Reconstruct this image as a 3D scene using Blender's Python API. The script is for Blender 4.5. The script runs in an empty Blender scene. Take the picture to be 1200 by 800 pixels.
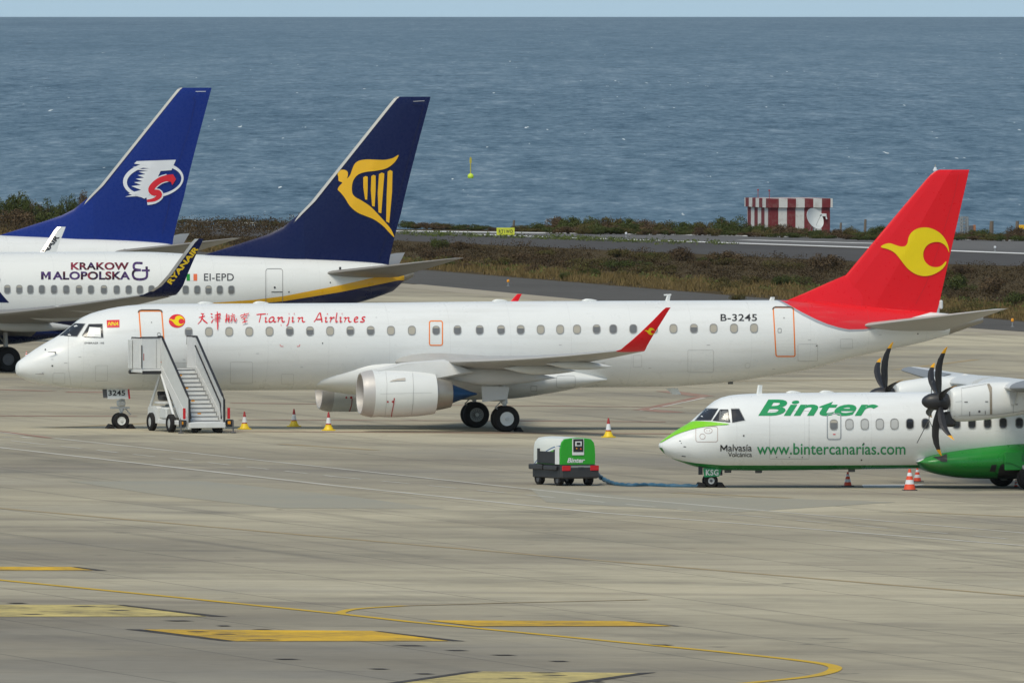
import bpy, bmesh, math, random
from mathutils import Vector, Matrix
from mathutils.bvhtree import BVHTree

random.seed(7)
sc = bpy.context.scene
C = sc.collection
PI = math.pi

# ---------------------------------------------------------------- camera
FPX = 20650.0            # focal length in pixels of the 1200 px wide photograph
CAMH = 18.5              # height of the terrace the photograph was taken from
PITCH = math.atan(445.0 / FPX)
cam_d = bpy.data.cameras.new('camera')
cam = bpy.data.objects.new('camera', cam_d)
C.objects.link(cam)
cam.location = (0, 0, CAMH)
cam.rotation_euler = (PI / 2 - PITCH, 0, 0)
cam_d.sensor_width = 36.0
cam_d.lens = FPX / 1200.0 * 36.0
cam_d.clip_start = 1.0
cam_d.clip_end = 90000.0
sc.camera = cam

# ---------------------------------------------------------------- sky and sun
SUN_EL, SUN_AZ = math.radians(54), math.radians(206)     # azimuth clockwise from +Y
world = bpy.data.worlds.new('World')
sc.world = world
world.use_nodes = True
nt = world.node_tree
nt.nodes.clear()
sky = nt.nodes.new('ShaderNodeTexSky')
sky.sky_type = 'NISHITA'
sky.sun_disc = False
sky.sun_elevation = SUN_EL
sky.sun_rotation = SUN_AZ
sky.air_density = 1.0
sky.dust_density = 1.0
sky.ozone_density = 1.5
bg = nt.nodes.new('ShaderNodeBackground')
bg.inputs['Strength'].default_value = 0.10
wo = nt.nodes.new('ShaderNodeOutputWorld')
wtc = nt.nodes.new('ShaderNodeTexCoord')          # the sky keeps its horizon colour a little below eye level, down to the sea
wsp = nt.nodes.new('ShaderNodeSeparateXYZ'); wcb = nt.nodes.new('ShaderNodeCombineXYZ')
wmx = nt.nodes.new('ShaderNodeMath'); wmx.operation = 'MAXIMUM'; wmx.inputs[1].default_value = 0.18
nt.links.new(wtc.outputs['Generated'], wsp.inputs[0])
nt.links.new(wsp.outputs[0], wcb.inputs[0]); nt.links.new(wsp.outputs[1], wcb.inputs[1])
nt.links.new(wsp.outputs[2], wmx.inputs[0]); nt.links.new(wmx.outputs[0], wcb.inputs[2])
nt.links.new(wcb.outputs[0], sky.inputs['Vector'])
wtn = nt.nodes.new('ShaderNodeMix'); wtn.data_type = 'RGBA'; wtn.blend_type = 'MULTIPLY'; wtn.inputs[0].default_value = 1.0
wtn.inputs[7].default_value = (1.02, 0.97, 0.84, 1)          # thin overcast takes some blue out of the sky
nt.links.new(sky.outputs[0], wtn.inputs[6])
nt.links.new(wtn.outputs[2], bg.inputs[0])
nt.links.new(bg.outputs[0], wo.inputs[0])
sun_d = bpy.data.lights.new('sun', 'SUN')
sun_d.energy = 1.5
sun_d.angle = math.radians(22)
sun_d.color = (1.0, 0.935, 0.78)
sun = bpy.data.objects.new('sun', sun_d)
C.objects.link(sun)
sdir = Vector((math.sin(SUN_AZ) * math.cos(SUN_EL), math.cos(SUN_AZ) * math.cos(SUN_EL), math.sin(SUN_EL)))
sun.rotation_euler = (-sdir).to_track_quat('-Z', 'Y').to_euler()
sc.view_settings.view_transform = 'Standard'
sc.view_settings.look = 'None'
sc.view_settings.gamma = 1.0
sc.view_settings.exposure = 0.60
sc.view_settings.use_curve_mapping = False

# ---------------------------------------------------------------- picture geometry
TILT = 0.008                                   # the apron falls gently to the right for drainage
def gz(x): return -TILT * max(-400.0, min(400.0, x))
_fw = Vector((0, math.cos(PITCH), -math.sin(PITCH)))
_up = Vector((0, math.sin(PITCH), math.cos(PITCH)))
def ray(px, py):
    d = _fw * FPX + Vector((1, 0, 0)) * (px - 600.0) - _up * (py - 400.0)
    return d / d.y
def at(px, py, Y):
    d = ray(px, py)
    return Vector((0, 0, CAMH)) + d * Y
def gnd(px, py, lift=0.0):
    d = ray(px, py)
    # CAMH + t dz = -TILT t dx + lift
    t = (CAMH - lift) / (-d.z - TILT * d.x)
    return Vector((d.x * t, t, CAMH + d.z * t))

# ---------------------------------------------------------------- materials
MATS = {}
def nodes_of(name):
    m = bpy.data.materials.new(name)
    m.use_nodes = True
    n = m.node_tree.nodes
    return m, n, m.node_tree.links, n['Principled BSDF']
def N(n, t, **kw):
    x = n.new(t)
    for k, v in kw.items():
        setattr(x, k, v)
    return x
def math_node(n, l, op, a, b=None, clamp=False):
    x = n.new('ShaderNodeMath'); x.operation = op; x.use_clamp = clamp
    for i, v in enumerate((a, b)):
        if v is None: continue
        if isinstance(v, (int, float)): x.inputs[i].default_value = v
        else: l.new(v, x.inputs[i])
    return x.outputs[0]
def mix_col(n, l, fac, a, b):
    x = n.new('ShaderNodeMix'); x.data_type = 'RGBA'
    for i, v in ((0, fac), (6, a), (7, b)):
        if isinstance(v, (int, float)): x.inputs[i].default_value = v
        elif isinstance(v, (tuple, list)): x.inputs[i].default_value = (*v[:3], 1)
        else: l.new(v, x.inputs[i])
    return x.outputs[2]
def noise(n, l, vec, scale, detail=3, rough=0.55, off=None, sx=None):
    mp = n.new('ShaderNodeMapping')
    if sx: mp.inputs['Scale'].default_value = sx
    if off: mp.inputs['Location'].default_value = off
    l.new(vec, mp.inputs[0])
    t = n.new('ShaderNodeTexNoise')
    t.inputs['Scale'].default_value = scale
    t.inputs['Detail'].default_value = detail
    t.inputs['Roughness'].default_value = rough
    l.new(mp.outputs[0], t.inputs['Vector'])
    return t.outputs['Fac']
def ramp(n, l, fac, stops, interp='LINEAR'):
    r = n.new('ShaderNodeValToRGB')
    r.color_ramp.interpolation = interp
    e = r.color_ramp.elements
    while len(e) < len(stops): e.new(0.5)
    for i, (p, c) in enumerate(stops):
        e[i].position = p
        e[i].color = (c, c, c, 1) if isinstance(c, (int, float)) else (*c[:3], 1)
    l.new(fac, r.inputs[0])
    return r.outputs[0]
def paint(name, col, rough=0.32, metal=0.0, var=0.06, scale=3.0, spec=0.5, coat=0.0):
    if name in MATS: return MATS[name]
    m, n, l, b = nodes_of(name)
    tc = n.new('ShaderNodeTexCoord')
    f = noise(n, l, tc.outputs['Object'], scale, 4)
    lo = tuple(c * (1 - var) for c in col); hi = tuple(min(1, c * (1 + var * 0.6)) for c in col)
    l.new(mix_col(n, l, f, lo, hi), b.inputs['Base Color'])
    f2 = noise(n, l, tc.outputs['Object'], scale * 2.3, 3, off=(3, 1, 7))
    l.new(math_node(n, l, 'MULTIPLY_ADD', f2, 0.16), b.inputs['Roughness'])
    b.inputs['Roughness'].links[0].from_node.inputs[2].default_value = max(0.02, rough - 0.08)
    b.inputs['Metallic'].default_value = metal
    b.inputs['Specular IOR Level'].default_value = spec
    b.inputs['Coat Weight'].default_value = coat
    MATS[name] = m
    return m
def livery(name, base, bands, s_len, zmax, rough=0.3):
    """paint scheme of a hull: bands = (curve [(s,z)..], colour, 'below'|'above')"""
    m, n, l, b = nodes_of(name)
    tc = n.new('ShaderNodeTexCoord')
    sep = n.new('ShaderNodeSeparateXYZ'); l.new(tc.outputs['Object'], sep.inputs[0])
    f = noise(n, l, tc.outputs['Object'], 1.2, 5, off=(5, 2, 1))
    col = mix_col(n, l, f, tuple(c * 0.95 for c in base), base)
    fx = math_node(n, l, 'DIVIDE', sep.outputs[0], s_len, True)
    fz = math_node(n, l, 'DIVIDE', sep.outputs[2], zmax)
    for pts, c, side in bands:
        r = ramp(n, l, fx, [(p / s_len, max(0.0, z / zmax)) for p, z in pts])
        op = 'LESS_THAN' if side == 'below' else 'GREATER_THAN'
        msk = math_node(n, l, op, fz, r)
        col = mix_col(n, l, msk, col, c)
    # thin panel joints every few metres and faint soot streaks running aft
    j = math_node(n, l, 'FRACT', math_node(n, l, 'MULTIPLY', sep.outputs[0], 0.41))
    j = math_node(n, l, 'LESS_THAN', j, 0.010)
    col = mix_col(n, l, math_node(n, l, 'MULTIPLY', j, 0.10), col, (0.2, 0.2, 0.2))
    st = noise(n, l, tc.outputs['Object'], 1.0, 5, sx=(0.25, 2.0, 3.0))
    st = ramp(n, l, st, [(0.52, 0.0), (0.8, 0.22)])
    col = mix_col(n, l, st, col, (0.42, 0.40, 0.35))
    l.new(col, b.inputs['Base Color'])
    f2 = noise(n, l, tc.outputs['Object'], 2.0, 3)
    l.new(math_node(n, l, 'MULTIPLY_ADD', f2, 0.2), b.inputs['Roughness'])
    b.inputs['Roughness'].links[0].from_node.inputs[2].default_value = rough - 0.1
    return m

WHITE = paint('white_paint', (0.74, 0.755, 0.735), 0.30, var=0.05, scale=1.5)
GREY = paint('grey_paint', (0.46, 0.47, 0.46), 0.4)
LGREY = paint('light_grey_paint', (0.62, 0.63, 0.62), 0.38)
WINGG = paint('wing_grey', (0.24, 0.23, 0.21), 0.42)
DGREY = paint('dark_grey_paint', (0.11, 0.11, 0.115), 0.5)
BLACK = paint('black_paint', (0.022, 0.022, 0.024), 0.45)
RUBBER = paint('tyre_rubber', (0.022, 0.021, 0.021), 0.8, var=0.3, spec=0.2)
METAL = paint('bare_metal', (0.50, 0.48, 0.46), 0.36, 0.85, var=0.12)
STEEL = paint('dull_steel', (0.35, 0.35, 0.34), 0.5, 0.6)
HOTMETAL = paint('exhaust_metal', (0.36, 0.34, 0.30), 0.42, 0.7, var=0.2)
BLUEMETAL = paint('heat_blued_metal', (0.015, 0.06, 0.16), 0.35, 0.55, var=0.2)
RED = paint('red_paint', (0.74, 0.008, 0.016), 0.3, var=0.04, spec=0.3)
DRED = paint('lettering_red', (0.68, 0.015, 0.03), 0.4)
YELLOW = paint('logo_yellow', (0.82, 0.62, 0.008), 0.35, spec=0.3)
RYELLOW = paint('harp_yellow', (0.82, 0.46, 0.012), 0.35)
ORANGE = paint('door_orange', (0.86, 0.22, 0.03), 0.4)
NAVY = paint('navy_paint', (0.005, 0.011, 0.062), 0.28, spec=0.22)
BLUE = paint('royal_blue_paint', (0.008, 0.028, 0.20), 0.28, spec=0.22)
GREEN = paint('green_paint', (0.012, 0.25, 0.028), 0.32)
GREENTXT = paint('green_lettering', (0.015, 0.29, 0.10), 0.4)
LIME = paint('lime_paint', (0.22, 0.62, 0.018), 0.32)
GLASS = paint('cabin_glass', (0.17, 0.175, 0.175), 0.12, var=0.3, spec=0.6)
DGLASS = paint('dark_glass', (0.028, 0.03, 0.034), 0.08, var=0.3, spec=0.6)
SHADE = paint('window_blind', (0.42, 0.39, 0.32), 0.4)
FRAME = paint('window_frame_grey', (0.30, 0.30, 0.29), 0.4)
SEAM = paint('panel_seam', (0.36, 0.36, 0.35), 0.5)
AMBER = paint('amber_lens', (0.85, 0.33, 0.01), 0.25)
LENS = paint('red_lens', (0.55, 0.012, 0.02), 0.2)
CONEY = paint('cone_yellow', (0.80, 0.56, 0.015), 0.5)
CONER = paint('cone_red', (0.36, 0.03, 0.03), 0.5)
CONEO = paint('cone_orange', (0.78, 0.085, 0.03), 0.5)
CONEW = paint('cone_white', (0.72, 0.74, 0.76), 0.4)
PROPY = paint('blade_tip_yellow', (0.75, 0.36, 0.01), 0.4)

# ---------------------------------------------------------------- mesh building
class MB:
    def __init__(s): s.v = []; s.f = []; s.mi = []; s.m = 0
    def mat(s, i): s.m = i; return s
    def add(s, vs, fs):
        o = len(s.v); s.v += [tuple(v) for v in vs]
        for f in fs: s.f.append(tuple(i + o for i in f)); s.mi.append(s.m)
        return s
    def loft(s, rings, cap=True, closed=True):
        n = len(rings[0]); vs = [p for r in rings for p in r]; fs = []
        for i in range(len(rings) - 1):
            for j in range(n if closed else n - 1):
                k = (j + 1) % n
                fs.append((i * n + j, i * n + k, (i + 1) * n + k, (i + 1) * n + j))
        if cap:
            fs.append(tuple(range(n - 1, -1, -1)))
            fs.append(tuple((len(rings) - 1) * n + j for j in range(n)))
        return s.add(vs, fs)
    def lathe(s, o, ax, prof, n=32, cap=False):
        """prof: (along, radius) about axis ax through o"""
        o = Vector(o); ax = Vector(ax).normalized()
        t = Vector((0, 0, 1)) if abs(ax.z) < 0.9 else Vector((1, 0, 0))
        a = ax.cross(t).normalized(); b = ax.cross(a)
        rings = [[o + ax * h + (a * math.cos(2 * PI * j / n) + b * math.sin(2 * PI * j / n)) * max(r, 0.0005) for j in range(n)] for h, r in prof]
        return s.loft(rings, cap)
    def tube(s, pts, r, n=10, cap=True):
        pts = [Vector(p) for p in pts]
        if not isinstance(r, (list, tuple)): r = [r] * len(pts)
        rings = []
        up = Vector((0.13, 0.27, 0.95)).normalized()
        for i, p in enumerate(pts):
            d = (pts[min(i + 1, len(pts) - 1)] - pts[max(i - 1, 0)]).normalized()
            a = d.cross(up)
            if a.length < 1e-3: a = d.cross(Vector((1, 0, 0)))
            a.normalize(); b = d.cross(a)
            rings.append([p + (a * math.cos(2 * PI * j / n) + b * math.sin(2 * PI * j / n)) * r[i] for j in range(n)])
        return s.loft(rings, cap)
    def box(s, lo, hi, bev=0.0, tap=None):
        (x0, y0, z0), (x1, y1, z1) = lo, hi
        b = min(bev, (x1 - x0) / 2.2, (y1 - y0) / 2.2, (z1 - z0) / 2.2)
        if b <= 0:
            vs = [(x, y, z) for z in (z0, z1) for y in (y0, y1) for x in (x0, x1)]
            return s.add(vs, [(0, 2, 3, 1), (4, 5, 7, 6), (0, 1, 5, 4), (2, 6, 7, 3), (0, 4, 6, 2), (1, 3, 7, 5)])
        def ring(z, i):
            X0, X1, Y0, Y1 = x0 + i, x1 - i, y0 + i, y1 - i; c = b if i == 0 else b * 0.4
            return [(X0 + c, Y0, z), (X1 - c, Y0, z), (X1, Y0 + c, z), (X1, Y1 - c, z), (X1 - c, Y1, z), (X0 + c, Y1, z), (X0, Y1 - c, z), (X0, Y0 + c, z)]
        return s.loft([ring(z0, b), ring(z0 + b, 0), ring(z1 - b, 0), ring(z1, b)])
    def prism(s, poly, dvec):
        n = len(poly); a = [Vector(p) for p in poly]; d = Vector(dvec)
        return s.loft([a, [p + d for p in a]])
    def bar(s, a, b, w, h):
        a, b = Vector(a), Vector(b); d = (b - a).normalized()
        x = d.cross(Vector((0, 0, 1)))
        if x.length < 1e-3: x = Vector((1, 0, 0))
        x.normalize(); y = x.cross(d)
        q = [x * w / 2 + y * h / 2, -x * w / 2 + y * h / 2, -x * w / 2 - y * h / 2, x * w / 2 - y * h / 2]
        return s.loft([[a + k for k in q], [b + k for k in q]])
    def build(s, name, mats, parent=None, smooth=True, angle=38):
        me = bpy.data.meshes.new(name)
        me.from_pydata(s.v, [], s.f)
        if not isinstance(mats, (list, tuple)): mats = [mats]
        for m in mats: me.materials.append(m)
        me.polygons.foreach_set('material_index', [min(i, len(mats) - 1) for i in s.mi])
        bm = bmesh.new(); bm.from_mesh(me)
        bmesh.ops.recalc_face_normals(bm, faces=bm.faces)
        if smooth:
            for f in bm.faces: f.smooth = True
            for e in bm.edges:
                if len(e.link_faces) == 2 and e.calc_face_angle(0) > math.radians(angle): e.smooth = False
        bm.to_mesh(me); bm.free()
        o = bpy.data.objects.new(name, me)
        C.objects.link(o)
        if parent: o.parent = parent
        return o
def empty(name, loc, rz=0.0):
    o = bpy.data.objects.new(name, None); C.objects.link(o)
    o.location = loc; o.rotation_euler = (0, 0, rz); o.empty_display_size = 0.5
    return o
def tag(o, label=None, cat=None, group=None, kind=None):
    if label: o['label'] = label
    if cat: o['category'] = cat
    if group: o['group'] = group
    if kind: o['kind'] = kind
    return o
def copy_tree(o, parent=None):
    c = o.copy(); C.objects.link(c); c.parent = parent
    for ch in list(o.children): copy_tree(ch, c)
    return c
def pchip(pts, x):
    if x <= pts[0][0]: return pts[0][1]
    if x >= pts[-1][0]: return pts[-1][1]
    n = len(pts); h = [pts[i + 1][0] - pts[i][0] for i in range(n - 1)]
    d = [(pts[i + 1][1] - pts[i][1]) / h[i] for i in range(n - 1)]
    def slope(i):
        if i == 0: return d[0]
        if i == n - 1: return d[-1]
        if d[i - 1] * d[i] <= 0: return 0.0
        w1 = 2 * h[i] + h[i - 1]; w2 = h[i] + 2 * h[i - 1]
        return (w1 + w2) / (w1 / d[i - 1] + w2 / d[i])
    for i in range(n - 1):
        if x <= pts[i + 1][0]:
            t = (x - pts[i][0]) / h[i]; m0, m1 = slope(i), slope(i + 1)
            return ((2 * t**3 - 3 * t**2 + 1) * pts[i][1] + (t**3 - 2 * t**2 + t) * h[i] * m0
                    + (-2 * t**3 + 3 * t**2) * pts[i + 1][1] + (t**3 - t**2) * h[i] * m1)

# ---------------------------------------------------------------- flat shapes and lettering
def mesh2d(cu):
    o = bpy.data.objects.new('shape', cu); C.objects.link(o)
    dg = bpy.context.evaluated_depsgraph_get()
    me = bpy.data.meshes.new_from_object(o.evaluated_get(dg))
    vs = [(v.co.x, v.co.y) for v in me.vertices]; fs = [tuple(p.vertices) for p in me.polygons]
    bpy.data.meshes.remove(me); bpy.data.objects.remove(o); bpy.data.curves.remove(cu)
    return vs, fs
def fill(loops):
    cu = bpy.data.curves.new('shape', 'CURVE'); cu.dimensions = '2D'; cu.fill_mode = 'BOTH'
    for lp in loops:
        sp = cu.splines.new('POLY'); sp.points.add(len(lp) - 1)
        for p, q in zip(sp.points, lp): p.co = (q[0], q[1], 0, 1)
        sp.use_cyclic_u = True
    return mesh2d(cu)
def glyphs(txt, shear=0.0, bold=0.0, spacing=1.0):
    cu = bpy.data.curves.new('shape', 'FONT'); cu.body = txt; cu.shear = shear
    cu.offset = bold; cu.space_character = spacing; cu.resolution_u = 4; cu.fill_mode = 'FRONT'
    return mesh2d(cu)
def fit(sh, x0, y0, x1, y1):
    """place a shape into a picture box (y downwards)"""
    vs, fs = sh
    ax, bx = min(v[0] for v in vs), max(v[0] for v in vs); ay, by = min(v[1] for v in vs), max(v[1] for v in vs)
    return [(x0 + (v[0] - ax) / (bx - ax) * (x1 - x0), y1 - (v[1] - ay) / (by - ay) * (y1 - y0)) for v in vs], fs
def fit_dir(sh, o, e, u):
    """place a shape with base corner o, baseline vector e and up vector u"""
    vs, fs = sh
    ax, bx = min(v[0] for v in vs), max(v[0] for v in vs); ay, by = min(v[1] for v in vs), max(v[1] for v in vs)
    r = []
    for v in vs:
        a = (v[0] - ax) / (bx - ax); b = (v[1] - ay) / (by - ay)
        r.append((o[0] + e[0] * a + u[0] * b, o[1] + e[1] * a + u[1] * b))
    return r, fs
def smooth_loop(pts, k=4, closed=True):
    n = len(pts); r = []
    for i in range(n if closed else n - 1):
        p0, p1, p2, p3 = (pts[(i + j - 1) % n] if closed else pts[max(0, min(n - 1, i + j - 1))] for j in range(4))
        for q in range(k):
            t = q / k
            r.append(tuple(0.5 * ((2 * p1[c]) + (-p0[c] + p2[c]) * t + (2 * p0[c] - 5 * p1[c] + 4 * p2[c] - p3[c]) * t * t
                                  + (-p0[c] + 3 * p1[c] - 3 * p2[c] + p3[c]) * t**3) for c in (0, 1)))
    if not closed: r.append(tuple(pts[-1]))
    return r
def rrect(x0, y0, x1, y1, r, k=4):
    out = []
    for cx, cy, a0 in ((x1 - r, y0 + r, -90), (x1 - r, y1 - r, 0), (x0 + r, y1 - r, 90), (x0 + r, y0 + r, 180)):
        for i in range(k + 1):
            a = math.radians(a0 + 90 * i / k); out.append((cx + r * math.cos(a), cy + r * math.sin(a)))
    return out
def ellipse(cx, cy, rx, ry, n=36, rot=0.0):
    c, s = math.cos(rot), math.sin(rot); o = []
    for i in range(n):
        x, y = rx * math.cos(2 * PI * i / n), ry * math.sin(2 * PI * i / n)
        o.append((cx + x * c - y * s, cy + x * s + y * c))
    return o
def stroke_poly(pts, w):
    """outline of a picture stroke; w = width or list of widths"""
    n = len(pts)
    if not isinstance(w, (list, tuple)): w = [w] * n
    L, R = [], []
    for i, p in enumerate(pts):
        a, b = pts[max(i - 1, 0)], pts[min(i + 1, n - 1)]
        dx, dy = b[0] - a[0], b[1] - a[1]; k = math.hypot(dx, dy) or 1
        nx, ny = -dy / k * w[i] / 2, dx / k * w[i] / 2
        L.append((p[0] + nx, p[1] + ny)); R.append((p[0] - nx, p[1] - ny))
    vs = L + R; fs = [(i, i + 1, n + i + 1, n + i) for i in range(n - 1)]
    return vs, fs

class Frame:
    """local frame of a thing: s along it, y across (negative towards the camera), z up"""
    def __init__(f, O, yaw):
        f.O = Vector(O); f.yaw = yaw
        f.u = Vector((math.cos(yaw), math.sin(yaw), 0)); f.w = Vector((-math.sin(yaw), math.cos(yaw), 0))
        f.M = Matrix.Translation(f.O) @ Matrix.Rotation(yaw, 4, 'Z'); f.Mi = f.M.inverted()
        f.cl = f.Mi @ Vector((0, 0, CAMH))
    def loc(f, px, py, yl):
        d = ray(px, py); dl = f.Mi.to_3x3() @ d
        t = (yl - f.cl.y) / dl.y
        p = f.cl + dl * t
        return p.x, p.z
    def world(f, s, y, z): return f.M @ Vector((s, y, z))
    def ground(f, s, y):                       # local z of the apron under a point
        p = f.world(s, y, 0); return gz(p.x) - f.O.z
    def cast(f, bvh, px, py):
        d = (f.Mi.to_3x3() @ ray(px, py)).normalized()
        return bvh.ray_cast(f.cl, d)
def bvh_of(*obs):
    vs, fs = [], []
    for o in obs:
        k = len(vs); vs += [v.co.copy() for v in o.data.vertices]; fs += [tuple(i + k for i in p.vertices) for p in o.data.polygons]
    return BVHTree.FromPolygons(vs, fs)
def decal(fr, bvh, shapes, name, mats, parent, off=0.012, step=3.0, thick=0.0):
    """lay flat picture shapes on a hull as thin paint film / panes; shapes = [(vs,fs) or (vs,fs,mat index)]"""
    if name in ('panel_seam', 'sensor_port', 'hatch', 'placard') and len(shapes) > 1:      # every seam and port a piece of its own
        for sh in shapes: o = decal(fr, bvh, [sh], name, mats, parent, off, step)
        return o
    out = MB()
    for q, sh in enumerate(shapes):
        vs, fs = sh[0], sh[1]; out.m = sh[2] if len(sh) > 2 else 0
        bm = bmesh.new()
        bv = [bm.verts.new((v[0], v[1], 0)) for v in vs]
        for f in fs:
            try: bm.faces.new([bv[i] for i in f])
            except ValueError: pass
        xs = [v[0] for v in vs]; ys = [v[1] for v in vs]
        for k, (a, b, st) in enumerate(((min(xs), max(xs), step * 3), (min(ys), max(ys), step))):
            n = int((b - a) / st)
            for i in range(1, n + 1):
                c = a + (b - a) * i / (n + 1)
                co = (c, 0, 0) if k == 0 else (0, c, 0); no = (1, 0, 0) if k == 0 else (0, 1, 0)
                bmesh.ops.bisect_plane(bm, geom=bm.verts[:] + bm.edges[:] + bm.faces[:], plane_co=co, plane_no=no)
        bm.verts.index_update()
        P = []
        for v in bm.verts:
            h, nn, i, d = fr.cast(bvh, v.co.x, v.co.y)
            if h is None: P.append(None); continue
            if nn.dot(fr.cl - h) < 0: nn = -nn
            o = off[q] if isinstance(off, (list, tuple)) else off
            P.append(h + nn * o)
        ok = {}; vv = []
        for i, p in enumerate(P):
            if p is not None: ok[i] = len(vv); vv.append(p)
        ff = [tuple(ok[v.index] for v in f.verts) for f in bm.faces if all(v.index in ok for v in f.verts)]
        out.add(vv, ff); bm.free()
    return out.build(name, mats, parent, smooth=False)

# ================================================================ SETTING
def poly_sheet(name, pts, mat, kind=None, parent=None):
    me = bpy.data.meshes.new(name)
    vs, fs = fill([[(p.x, p.y) for p in pts]])
    zs = []
    lift = pts[0].z - gz(pts[0].x)
    me.from_pydata([(x, y, gz(x) + lift) for x, y in vs], [], fs)
    me.materials.append(mat)
    bm = bmesh.new(); bm.from_mesh(me); bmesh.ops.recalc_face_normals(bm, faces=bm.faces)
    for f in bm.faces:
        if f.normal.z < 0: f.normal_flip()
    bm.to_mesh(me); bm.free()
    o = bpy.data.objects.new(name, me); C.objects.link(o)
    if kind: o['kind'] = kind
    if parent: o.parent = parent
    return o

# land under everything, falling away to the shore
def land_mat():
    m, n, l, b = nodes_of('dry_soil')
    tc = n.new('ShaderNodeTexCoord')
    f = noise(n, l, tc.outputs['Object'], 0.12, 6)
    f2 = noise(n, l, tc.outputs['Object'], 1.3, 4)
    c = mix_col(n, l, f, (0.062, 0.048, 0.034), (0.12, 0.092, 0.055))
    c = mix_col(n, l, math_node(n, l, 'MULTIPLY', f2, 0.6), c, (0.05, 0.045, 0.026))
    l.new(c, b.inputs['Base Color']); b.inputs['Roughness'].default_value = 0.95; b.inputs['Specular IOR Level'].default_value = 0.0
    return m
SOIL = land_mat()
xs = [-6000, -400, -200, 0, 200, 400, 6000]; ys = [-400, 0, 400, 800, 1215, 1238, 1330]
vs = []
for y in ys:
    for x in xs:
        vs.append((x, y, gz(x) + (0 if y < 1216 else -0.9 if y < 1300 else -22)))
n_ = len(xs)
g = MB().add(vs, [(j * n_ + i, j * n_ + i + 1, (j + 1) * n_ + i + 1, (j + 1) * n_ + i) for j in range(len(ys) - 1) for i in range(n_ - 1)])
o = g.build('ground', SOIL, smooth=False); o['kind'] = 'structure'

# concrete apron
AX = math.atan2(-42.9, 12.1)            # direction of the slab rows and stand lines
def apron_mat():
    m, n, l, b = nodes_of('apron_concrete')
    tc = n.new('ShaderNodeTexCoord'); V = tc.outputs['Object']
    big = noise(n, l, V, 0.018, 5, 0.6)
    mid = noise(n, l, V, 0.11, 5, 0.62, off=(13, 4, 0))
    fine = noise(n, l, V, 1.1, 6, 0.7, off=(3, 9, 0))
    rot = n.new('ShaderNodeMapping'); rot.inputs['Rotation'].default_value = (0, 0, -AX); l.new(V, rot.inputs[0])
    br = n.new('ShaderNodeTexBrick')
    br.offset = 0.0; br.inputs['Scale'].default_value = 1.0
    br.inputs['Brick Width'].default_value = 7.5; br.inputs['Row Height'].default_value = 6.0
    br.inputs['Mortar Size'].default_value = 0.05; br.inputs['Mortar Smooth'].default_value = 0.4
    br.inputs['Color1'].default_value = (0.42, 0.42, 0.42, 1); br.inputs['Color2'].default_value = (0.58, 0.58, 0.58, 1)
    br.inputs['Mortar'].default_value = (0.5, 0.5, 0.5, 1)
    l.new(rot.outputs[0], br.inputs['Vector'])
    c = mix_col(n, l, ramp(n, l, big, [(0.36, 0.0), (0.62, 1.0)]), (0.235, 0.213, 0.170), (0.49, 0.442, 0.322))
    # slab to slab difference
    x = n.new('ShaderNodeMix'); x.data_type = 'RGBA'; x.blend_type = 'OVERLAY'; x.inputs[0].default_value = 0.30
    l.new(c, x.inputs[6]); l.new(br.outputs['Color'], x.inputs[7]); c = x.outputs[2]
    # dark rubber and oil stains, sandy spills
    st = ramp(n, l, mid, [(0.50, 0.0), (0.72, 0.55)])
    c = mix_col(n, l, st, c, (0.135, 0.128, 0.112))
    sn = ramp(n, l, noise(n, l, V, 0.045, 4, off=(40, 7, 0)), [(0.52, 0.0), (0.75, 0.6)])
    c = mix_col(n, l, sn, c, (0.43, 0.375, 0.262))
    sp = ramp(n, l, noise(n, l, V, 0.42, 3, 0.7, off=(7, 77, 0)), [(0.66, 0.0), (0.74, 0.7)])
    c = mix_col(n, l, sp, c, (0.09, 0.085, 0.075))
    # tyre streaks along the stand rows
    tr = noise(n, l, rot.outputs[0], 1.0, 4, 0.6, sx=(0.02, 0.7, 1))
    c = mix_col(n, l, ramp(n, l, tr, [(0.56, 0.0), (0.75, 0.45)]), c, (0.12, 0.115, 0.105))
    t2 = noise(n, l, V, 1.0, 5, 0.65, off=(9, 40, 0), sx=(0.012, 0.22, 1))
    far = math_node(n, l, 'MULTIPLY', ramp(n, l, t2, [(0.50, 0.0), (0.70, 0.6)]), ramp(n, l, noise(n, l, V, 0.012, 2, off=(3, 3, 0)), [(0.38, 0.15), (0.6, 1.0)]))
    c = mix_col(n, l, far, c, (0.165, 0.142, 0.125))
    rp = noise(n, l, V, 0.03, 3, off=(90, 20, 0))
    c = mix_col(n, l, ramp(n, l, rp, [(0.55, 0.0), (0.72, 0.45)]), c, (0.27, 0.262, 0.235))
    c = mix_col(n, l, math_node(n, l, 'MULTIPLY', br.outputs['Fac'], 0.6), c, (0.09, 0.088, 0.08))
    fr = ramp(n, l, fine, [(0.25, 0.90), (0.75, 1.07)])
    x = n.new('ShaderNodeMix'); x.data_type = 'RGBA'; x.blend_type = 'MULTIPLY'; x.inputs[0].default_value = 1.0
    l.new(c, x.inputs[6]); l.new(fr, x.inputs[7])
    l.new(x.outputs[2], b.inputs['Base Color'])
    b.inputs['Roughness'].default_value = 0.9; b.inputs['Specular IOR Level'].default_value = 0.02
    return m
APRON = apron_mat()
L1 = 0.004
o = poly_sheet('apron', [Vector((-395, 200, gz(-395) + L1)), Vector((-395, 1090, gz(-395) + L1)), gnd(-400, 262, L1), gnd(0, 289, L1), gnd(470, 331.7, L1), gnd(677, 351.7, L1), gnd(900, 369, L1), gnd(1150, 386, L1),
                         gnd(1700, 425, L1), Vector((395, 760, gz(395) + L1)), Vector((395, 200, gz(395) + L1))], APRON, 'structure')

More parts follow.
